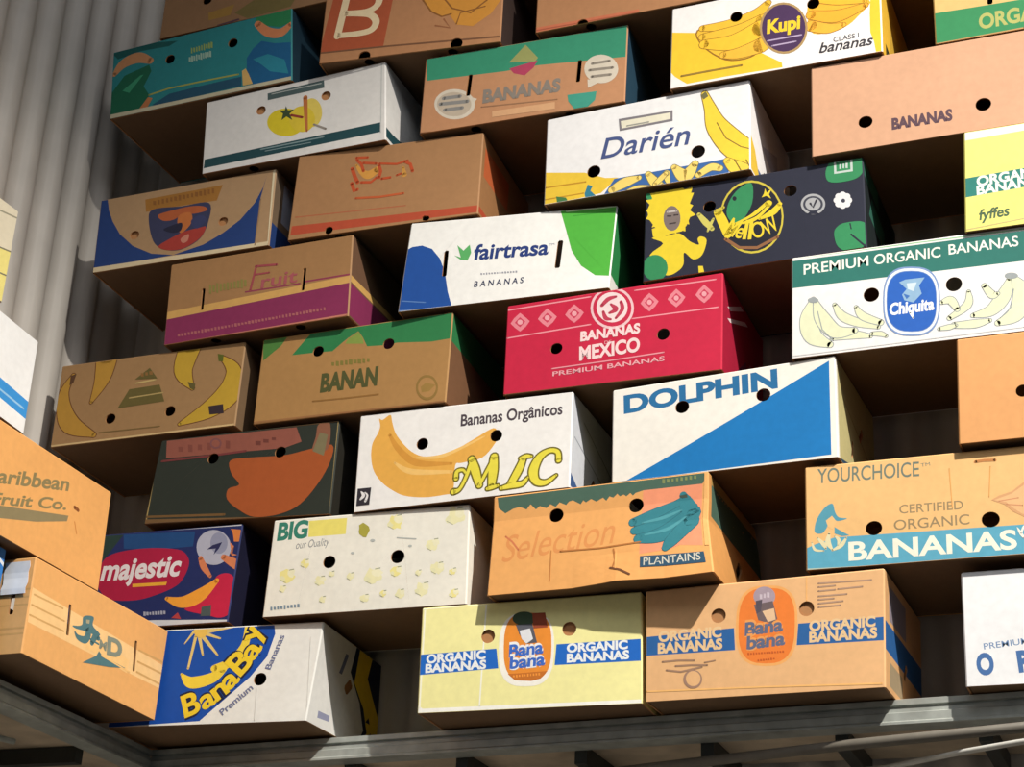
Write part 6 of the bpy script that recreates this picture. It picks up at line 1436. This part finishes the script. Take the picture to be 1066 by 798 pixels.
   ('t',(26,34,62),'a',359.5,152.4,20,36.7,50.4,0,9),
   ('t',(26,34,62),'y',361.9,198.3,10.6,44,50.4,0,9),
   ('t',(236,202,48),'B',205.1,17.4,41.9,16,56.3,0,2.6),
   ('t',(236,202,48),'a',251,34.4,32.3,18.5,50.4,0,2.6),
   ('t',(236,202,48),'n',282.9,55.2,29.7,25.3,50.4,0,2.6),
   ('t',(236,202,48),'a',310.3,80.6,25.4,28.7,50.4,0,2.6),
   ('t',(236,202,48),'B',333,115,31.9,39.4,58.6,0,2.6),
   ('t',(236,202,48),'a',359.5,152.4,20,36.7,50.4,0,2.6),
   ('t',(236,202,48),'y',361.9,198.3,10.6,44,50.4,0,2.6),
   ('t',(112,118,152),'Premium',304,19.6,68.9,64.1,16.4,0,1.4),
   ('t',(112,118,152),'Bananas',408,129.9,22,84.5,14.9,0,1.4),
   ('s',(218,216,210),2.3,((381.4,84.5),(389.2,4.9))),
   ('s',(220,218,212),1.7,((495.6,208.3),(519.3,21.9))),
  ),
  R=(
   ('p',(150,152,178),((48,19.8),(104,24.7),(104,39.5),(48,37.1))),
   ('p',(110,116,150),((120,153.2),(136,153.2),(160,210),(144,210))),
   ('p',(26,34,62),((248,0),(280,49.4),(248,111.2),(180,173),(200,247.1),(400,247.1),(400,0))),
   ('p',(236,202,48),((272,0),(300,49.4),(272,103.8),(208,153.2),(220,247.1),(300,247.1),(280,185.3),(360,98.8),(368,37.1),(340,0))),
   ('p',(26,34,62),((288,74.1),(312,74.1),(304,89))),
   ('p',(26,34,62),((304,34.6),(328,34.6),(320,54.4))),
  ),
 ),
 'carton_32': dict(base=(230,170,104), side=(228,174,110),
  hF=(('s',140.5,173.8,146.7,99.1,9,0),('s',406.2,173.3,413.5,96.7,9,0)),
  hL=(('s',316,103.8,316,177.9,12,0),),
  F=(
   ('p',(242,198,138),((-2.7,167.8),(545.8,149.2),(542,86.3),(4.8,79.5))),
   ('s',(210,162,100),4.7,((12.1,152.5),(117,156.5))),
   ('s',(210,162,100),4.6,((8.7,125.2),(128.4,127.6))),
   ('s',(210,162,100),4.6,((7.1,98.6),(131.3,102.2))),
   ('s',(210,162,100),5.1,((423.2,155.2),(530.5,157.9))),
   ('s',(210,162,100),5.1,((425,124.8),(532.3,127.1))),
   ('s',(210,162,100),5.1,((426,97.5),(533.8,97.5))),
   ('p',(244,196,130),((148,128.1),(262.1,132.2),(390,116),(387.6,80.9),(266.7,90),(216.4,89.2))),
   ('p',(80,118,124),((159,127.4),(162.5,129),(169.3,131),(176.9,133.2),(182.9,135.4),(186.8,137.4),(189.9,139.4),(192.2,141.7),(193.8,144.6),(193.9,148.6),(192.7,153.4),(191.8,158.2),(192.7,162.3),(196.1,165.8),(201.2,168.9),(206.8,171.5),(212.2,173.4),(217.6,175.1),(223.2,176.4),(228.3,176.6),(231.9,175.3),(232.8,171.3),(231.7,165.4),(230.9,159.2),(232.8,154),(239.3,150.5),(248.9,147.7),(258.1,145.3),(263.7,142.9),(264.9,140.5),(263.4,138.3),(259.5,136.3),(253.4,134.5),(244,133.2),(231.7,132.1),(218.6,131.1),(207.1,130),(197.3,128.6),(188.3,126.9),(180.2,125.4),(173.4,124.6),(167.6,124.6),(162.6,125.2),(159.4,126.1))),
   ('p',(170,160,130),((205.2,160.2),(218.5,163.6),(218.7,153.7),(207.2,151.5))),
   ('v',(80,118,124),((171.7,114.7,4.8),(185.6,106.3,12.9),(211.9,109,19.4),(220.7,127.5,21.1),(211.9,139.8,17.8))),
   ('v',(80,118,124),((238.7,110.5,14.7),(247.3,130.3,19.6),(260.5,130.3,13.1))),
   ('s',(80,118,124),4.9,((231,117.8),(263.8,116))),
   ('t',(132,138,124),'M',267.8,107.3,28.2,1.8,21.8,0,3.4),
   ('t',(132,138,124),'D',299.3,103.5,60.1,8.8,42.6,0,5.1),
   ('p',(80,118,124),((215.2,50.6),(229.7,61.6),(262.7,85.3),(269.5,99.8),(283.4,92.5),(379.8,92),(316.5,73.5))),
   ('s',(240,190,120),4.1,((281.5,91.8),(396.6,87.5))),
  ),
  L=(
   ('s',(210,162,100),4.8,((120,123.5),(400,123.5))),
   ('s',(210,162,100),4.8,((120,143.3),(400,143.3))),
   ('s',(210,162,100),4.8,((120,163.1),(400,163.1))),
   ('s',(210,162,100),4.8,((120,49.4),(400,49.4))),
   ('s',(210,162,100),4.8,((120,64.2),(400,64.2))),
  ),
 ),
 'carton_33': dict(base=(230,168,100), side=(230,168,100),
  F=(
   ('t',(138,124,84),'Caribbean',72.9,93.3,297.2,95.5,31.5,0.25,2.7),
   ('t',(138,124,84),'Fruit Co.',107.7,54.3,259.3,86.8,24.8,0.25,2.7),
   ('p',(140,126,92),((23.9,29.6),(378.9,130.8),(375.7,116),(267.7,73.7),(31.6,-0))),
   ('s',(150,90,50),9.1,((396.4,158.4),(411.2,157))),
   ('s',(205,130,66),3,((404,125.6),(417.4,101))),
  ),
 ),
 'carton_34': dict(base=(236,236,236), side=(236,236,236),
  F=(
   ('p',(58,146,216),((64.3,108.8),(528.9,81.7),(527.4,37),(77.3,61.4))),
   ('s',(150,195,230),5.2,((71.9,81.1),(405.8,62.1),(513.1,57.8))),
  ),
 ),
 'carton_35': dict(base=(212,202,178), side=(212,202,178),
  F=(
   ('p',(222,208,126),((-35.7,-2.5),(527.2,131.8),(532,2),(-8.3,-112.8))),
   ('s',(120,115,95),3.8,((-38.2,7.3),(526.8,133.3))),
   ('s',(120,115,95),3.8,((-26,-41.5),(531,69.9))),
   ('s',(150,145,125),4.2,((188.5,153.3),(533.2,226.4))),
  ),
 ),
}

def crush(u, d, v):
    """bottom right corner pushed out, bottom edge sagging"""
    k = max(0, (u-.55)/.45)*max(0, 1-v/.55)*(1-d*.3)
    s = max(0, 1-abs(u-.6)/.2)*max(0, 1-v/.3)*(1-d)
    side = max(0, (u-.8)/.2)*math.sin(math.pi*min(max(v, 0), 1))*d
    return 24*k+14*side, -20*k-8*s-23*max(0, 1-v/.75)*(1-d), 3*k+5*s
def flare(u, d, v):
    """right hand side leaning out towards its bottom"""
    k = max(0, (u-.85)/.15)*(1-v)*d
    return 26*k, 0, 0
CARTONS = [
    ('carton_00', 'brown carton with faded green print, topmost of all, by the left wall', 0.5300, 0.360, 0.2440, (-1.2871, -0.0003, 1.9592), -0.0200, ((0.0, 0.0), (0.0, 0.0), (0.0, 0.0), (0.0, 0.0))),
    ('carton_01', 'teal carton printed with orange bananas and green leaves, high by the ribbed wall', 0.5711, 0.360, 0.2352, (-1.4000, -0.0053, 1.7169), -0.0301, ((-13.5, -6.1), (-11.5, 2.9), (9.5, 2.7), (13.8, 1.8))),
    ('carton_02', 'brown carton with a big cream letter B on a rust red panel', 0.4978, 0.360, 0.2352, (-0.7587, -0.0279, 1.7169), 0.0605, ((0.0, 0.0), (0.0, 0.0), (-2.2, 14.7), (-0.7, -4.1))),
    ('carton_03', 'brown carton with only a rust stripe showing, cut off by the photo top', 0.5199, 0.360, 0.2352, (-0.1587, -0.0103, 1.7169), 0.0000, ((0.0, 0.0), (0.0, 0.0), (-0.8, 3.6), (0.0, 3.6))),
    ('carton_04', 'white carton with a yellow sun, red boat mark and dark green stripe', 0.5389, 0.360, 0.2384, (-1.0880, -0.0088, 1.4776), -0.0273, ((-8.3, -5.7), (-9.6, 1.9), (6.5, 5.9), (9.9, 1.0))),
    ('carton_05', 'brown carton with a green top band, speech bubbles and the grey word BANANAS', 0.5334, 0.360, 0.2384, (-0.4508, 0.0004, 1.4776), 0.0362, ((0.0, -9.0), (2.4, -9.0), (-2.0, 5.1), (-1.2, 7.4))),
    ('carton_06', 'white and yellow carton with a round purple badge between banana bunches', 0.5049, 0.360, 0.2384, (0.1856, -0.0123, 1.4776), -0.0142, ((1.8, -3.1), (0.0, -3.1), (-1.4, 5.8), (-0.8, 0.6))),
    ('carton_07', 'carton with a green band and pale green ORGANIC lettering, top right corner', 0.5199, 0.360, 0.2384, (0.8131, -0.0037, 1.4776), 0.0000, ((0.0, 0.0), (0.0, 0.0), (-0.2, 2.1), (0.0, 2.1))),
    ('carton_08', 'cream carton with dark blue corners and a round red and orange emblem', 0.5327, 0.360, 0.2447, (-1.3985, 0.0117, 1.2319), 0.0004, ((-4.7, -10.7), (-1.0, -8.2), (3.8, 9.9), (1.7, 9.2))),
    ('carton_09', 'brown carton with small orange script and a rust band along its bottom', 0.5094, 0.360, 0.2447, (-0.8085, 0.0022, 1.2319), 0.0399, ((3.2, 3.9), (1.1, -7.7), (-3.9, 2.1), (-1.2, 5.1))),
    ('carton_10', 'white carton with blue script, a large banana at right and banana strip below', 0.5112, 0.360, 0.2447, (-0.1306, 0.0076, 1.2319), -0.0246, ((-0.2, -2.8), (-0.6, 1.1), (1.1, 1.1), (0.0, 1.1))),
    ('carton_11', 'plain tan carton with only the small word BANANAS between two holes', 0.5199, 0.360, 0.2447, (0.5285, -0.0050, 1.2319), 0.0000, ((1.0, -1.4), (0.0, -1.4), (-1.3, 3.8), (0.0, 3.8))),
    ('carton_12', 'brown carton with a wide purple band along its lower half', 0.5286, 0.360, 0.2440, (-1.1444, 0.0017, 0.9869), -0.0171, ((-5.2, -5.3), (-3.5, -7.2), (4.6, 4.8), (3.6, 9.1))),
    ('carton_13', 'white carton with a blue hump at left and green curve at right', 0.5230, 0.360, 0.2440, (-0.4762, 0.0210, 0.9869), 0.0710, ((8.1, 2.1), (8.2, -14.6), (-9.0, 3.2), (-7.3, 10.8))),
    ('carton_14', 'black carton with a furry yellow costume figure and a yellow round emblem', 0.5152, 0.360, 0.2440, (0.1232, 0.0162, 0.9869), -0.0170, ((1.4, -5.9), (-1.3, -5.6), (-0.7, 3.3), (1.0, 6.6))),
    ('carton_15', 'pale yellow carton with a teal band reading ORGANIC BANANAS, at the right edge', 0.5199, 0.360, 0.2440, (0.8585, -0.0068, 0.9869), 0.0000, ((4.8, 4.5), (0.0, 4.5), (-4.8, -0.1), (0.0, -1.9))),
    ('carton_16', 'brown carton with outlined bananas curling around a dark triangular mark', 0.5384, 0.360, 0.2452, (-1.4444, 0.0200, 0.7407), 0.0105, ((-1.7, -8.2), (2.6, -7.7), (0.8, 6.0), (-1.3, 8.5))),
    ('carton_17', 'brown carton with a jagged green top edge and the dark word BANAN', 0.5156, 0.360, 0.2452, (-0.8684, 0.0235, 0.7407), -0.0016, ((2.1, -8.4), (2.2, -4.6), (-1.1, 5.9), (-2.4, 4.6))),
    ('carton_18', 'crimson carton with white diamonds and the words BANANAS DE MEXICO', 0.5239, 0.360, 0.2452, (-0.2079, 0.0214, 0.7407), -0.0079, ((-0.2, -8.9), (1.1, -1.5), (0.5, 6.1), (-1.0, 2.1))),
    ('carton_19', 'white carton with a green PREMIUM ORGANIC BANANAS band and blue oval badge', 0.5199, 0.360, 0.2452, (0.4736, 0.0022, 0.7407), 0.0000, ((1.8, 1.6), (0.0, 0.2), (-1.8, -0.8), (0.0, -0.8))),
    ('carton_20', 'dark green carton with one huge orange fruit shape, under the outlined banana carton', 0.4958, 0.360, 0.2432, (-1.1432, 0.0269, 0.4964), 0.0348, ((10.2, -10.1), (1.4, -3.0), (-8.8, 13.2), (-2.2, -0.8))),
    ('carton_21', 'white carton with a huge golden banana and large yellow outlined letters', 0.5379, 0.330, 0.2432, (-0.5673, 0.0293, 0.4964), -0.0031, ((-1.6, -0.6), (0.9, -3.6), (1.5, -5.0), (-0.1, 4.6))),
    ('carton_22', 'white carton with a big solid blue triangle and blue capital letters', 0.5112, 0.340, 0.2432, (0.0520, 0.0185, 0.4964), -0.0461, ((-0.9, -11.8), (-1.0, -1.9), (2.2, 6.1), (0.4, 4.4))),
    ('carton_23', 'blank orange brown carton with no print, at the right edge', 0.5199, 0.360, 0.2432, (0.8191, -0.0001, 0.4964), 0.0000, ((3.6, -2.0), (0.0, -2.0), (-3.4, 3.7), (0.0, 3.7))),
    ('carton_24', 'navy blue carton with a crimson oval and a grey ball, in the corner', 0.5204, 0.360, 0.2483, (-1.3967, 0.0271, 0.2471), 0.0301, ((0.0, -2.6), (6.3, -2.6), (0.0, 0.2), (-5.6, 0.2))),
    ('carton_25', 'cream white carton scattered with small yellow blotches and green word BIG', 0.5051, 0.310, 0.2483, (-0.7942, 0.0374, 0.2471), 0.0274, ((3.5, -4.9), (-3.1, -5.8), (-2.1, 3.4), (2.5, 3.7))),
    ('carton_26', 'dented orange brown carton with a teal bunch and the word PLANTAINS', 0.5023, 0.360, 0.2483, (-0.2231, 0.0124, 0.2471), -0.0268, ((-2.5, -4.1), (-0.9, 1.0), (3.7, 1.6), (0.0, 1.6)), crush),
    ('carton_27', 'yellow brown carton with CERTIFIED ORGANIC above a light blue BANANAS band', 0.5199, 0.360, 0.2483, (0.4925, 0.0184, 0.2471), 0.0000, ((0.3, -5.8), (0.0, -5.8), (-0.5, 11.3), (0.0, 11.3))),
    ('carton_28', 'pale yellow carton with a blue ORGANIC BANANAS band and orange badge, bottom row', 0.5129, 0.360, 0.2461, (-0.3816, 0.0328, 0.0000), 0.0178, ((-2.2, -3.2), (-3.5, -0.3), (2.8, 0.9), (3.2, 0.0))),
    ('carton_29', 'tan carton with a blue ORGANIC BANANAS band and orange badge, bottom row', 0.5076, 0.360, 0.2461, (0.1374, 0.0205, 0.0000), -0.0333, ((-1.2, -2.9), (2.9, 2.1), (2.2, 0.0), (-3.2, 0.0))),
    ('carton_30', 'white carton with blue letters, bottom row at the right edge', 0.5199, 0.360, 0.2461, (0.7997, 0.0392, 0.0000), 0.0000, ((1.0, -9.7), (0.0, -9.7), (-0.7, 0.0), (0.0, 0.0))),
    ('carton_31', 'white carton with a blue quarter circle, sun rays and curving yellow letters', 0.5213, 0.360, 0.2461, (-1.1706, 0.0402, 0.0000), 0.0532, ((0.0, -8.7), (12.0, -8.7), (0.0, 4.8), (-10.8, 4.8)), flare),
    ('carton_32', 'orange brown carton with slots and pale stripes, lowest along the left wall', 0.5300, 0.360, 0.2461, (-1.2969, -0.2456, 0.0000), 1.5652, ((-1.3, -14.8), (6.2, -14.7), (-0.7, 20.2), (-3.7, 12.9))),
    ('carton_33', 'orange brown carton with grey green script, second up along the left wall', 0.5300, 0.360, 0.2483, (-1.3308, -0.4922, 0.2471), 1.5701, ((0.0, -5.4), (-1.9, -5.4), (0.0, 3.7), (0.6, 3.7))),
    ('carton_34', 'white carton with one slanting bright blue band, along the left wall', 0.5300, 0.360, 0.2432, (-1.3364, -0.8155, 0.4964), 1.6285, ((0.0, -11.8), (-2.0, -11.8), (0.0, 8.3), (-0.8, 8.3))),
    ('carton_35', 'cream carton with pale yellow stripes, topmost along the left wall', 0.5300, 0.360, 0.2452, (-1.3655, -0.9630, 0.7407), 1.5123, ((0.0, -5.5), (2.9, -5.5), (0.0, 12.4), (0.2, 12.4))),
]
ROOTS = {}
for row in CARTONS:
    ROOTS[row[0]] = carton(*row)
# two more cartons of the top rows: only their undersides and edges come into the picture
ART['top'] = dict(base=(178, 126, 86), side=(170, 120, 80), closed=1)
carton('top', 'plain carton showing only its shaded underside right of the purple badge carton', .53, .36, .236, (.43, -.005, 1.7215), 0, ((0, 0), (0, 0), (0, 0), (0, 0)))
carton('top', 'plain carton showing only its underside above the gap right of the letter B carton', .53, .36, .236, (-.59, .0, 1.9605), 0, ((0, 0), (0, 0), (0, 0), (0, 0)))

# white paper label stuck on the end of the lowest left carton
root = ROOTS['carton_32']
lb = MB(); paper = card((232, 234, 238)); y0, y1, z0, z1 = .012, .075, .150, .222
fx = lambda y, z: -(0.5300 / 2) - .0022 - .0012*math.sin(90*z) + (-0.00118)
pts = lambda e: [[(fx(y0+(y1-y0)*i/6, z0+(z1-z0)*j/6)-e, y0+(y1-y0)*i/6+.002*math.sin(j*2.1), z0+(z1-z0)*j/6) for i in range(7)] for j in range(7)]
g0, g1 = pts(0), pts(.0008)
for g in (g0, g1):
    for j in range(6):
        for i in range(6): lb.face([g[j][i], g[j][i+1], g[j+1][i+1], g[j+1][i]], paper)
for i in range(6):
    for j in (0, 6): lb.face([g0[j][i], g0[j][i+1], g1[j][i+1], g1[j][i]], paper)
    for k in (0, 6): lb.face([g0[i][k], g0[i+1][k], g1[i+1][k], g1[i][k]], paper)
lo = lb.build('paper_label', root); lo['label'] = 'white paper label'
ART['blue'] = dict(base=(52, 122, 196), side=(52, 122, 196), hF=(('c', 150., 150., 15, 0), ('c', 380., 150., 15, 0)),
    F=(('e', (226, 230, 236), 500, 150, 62, 0, 0, 70), ('e', (52, 122, 196), 500, 150, 54, 0, 0, 62)))
carton('blue', 'bright blue carton with a white ring, beside the lowest left carton at the photo edge', .53, .37, .243, (-1.36, -.80, .001), math.pi/2, ((0, 0), (0, 0), (0, 0), (0, 0)), None, 0.)
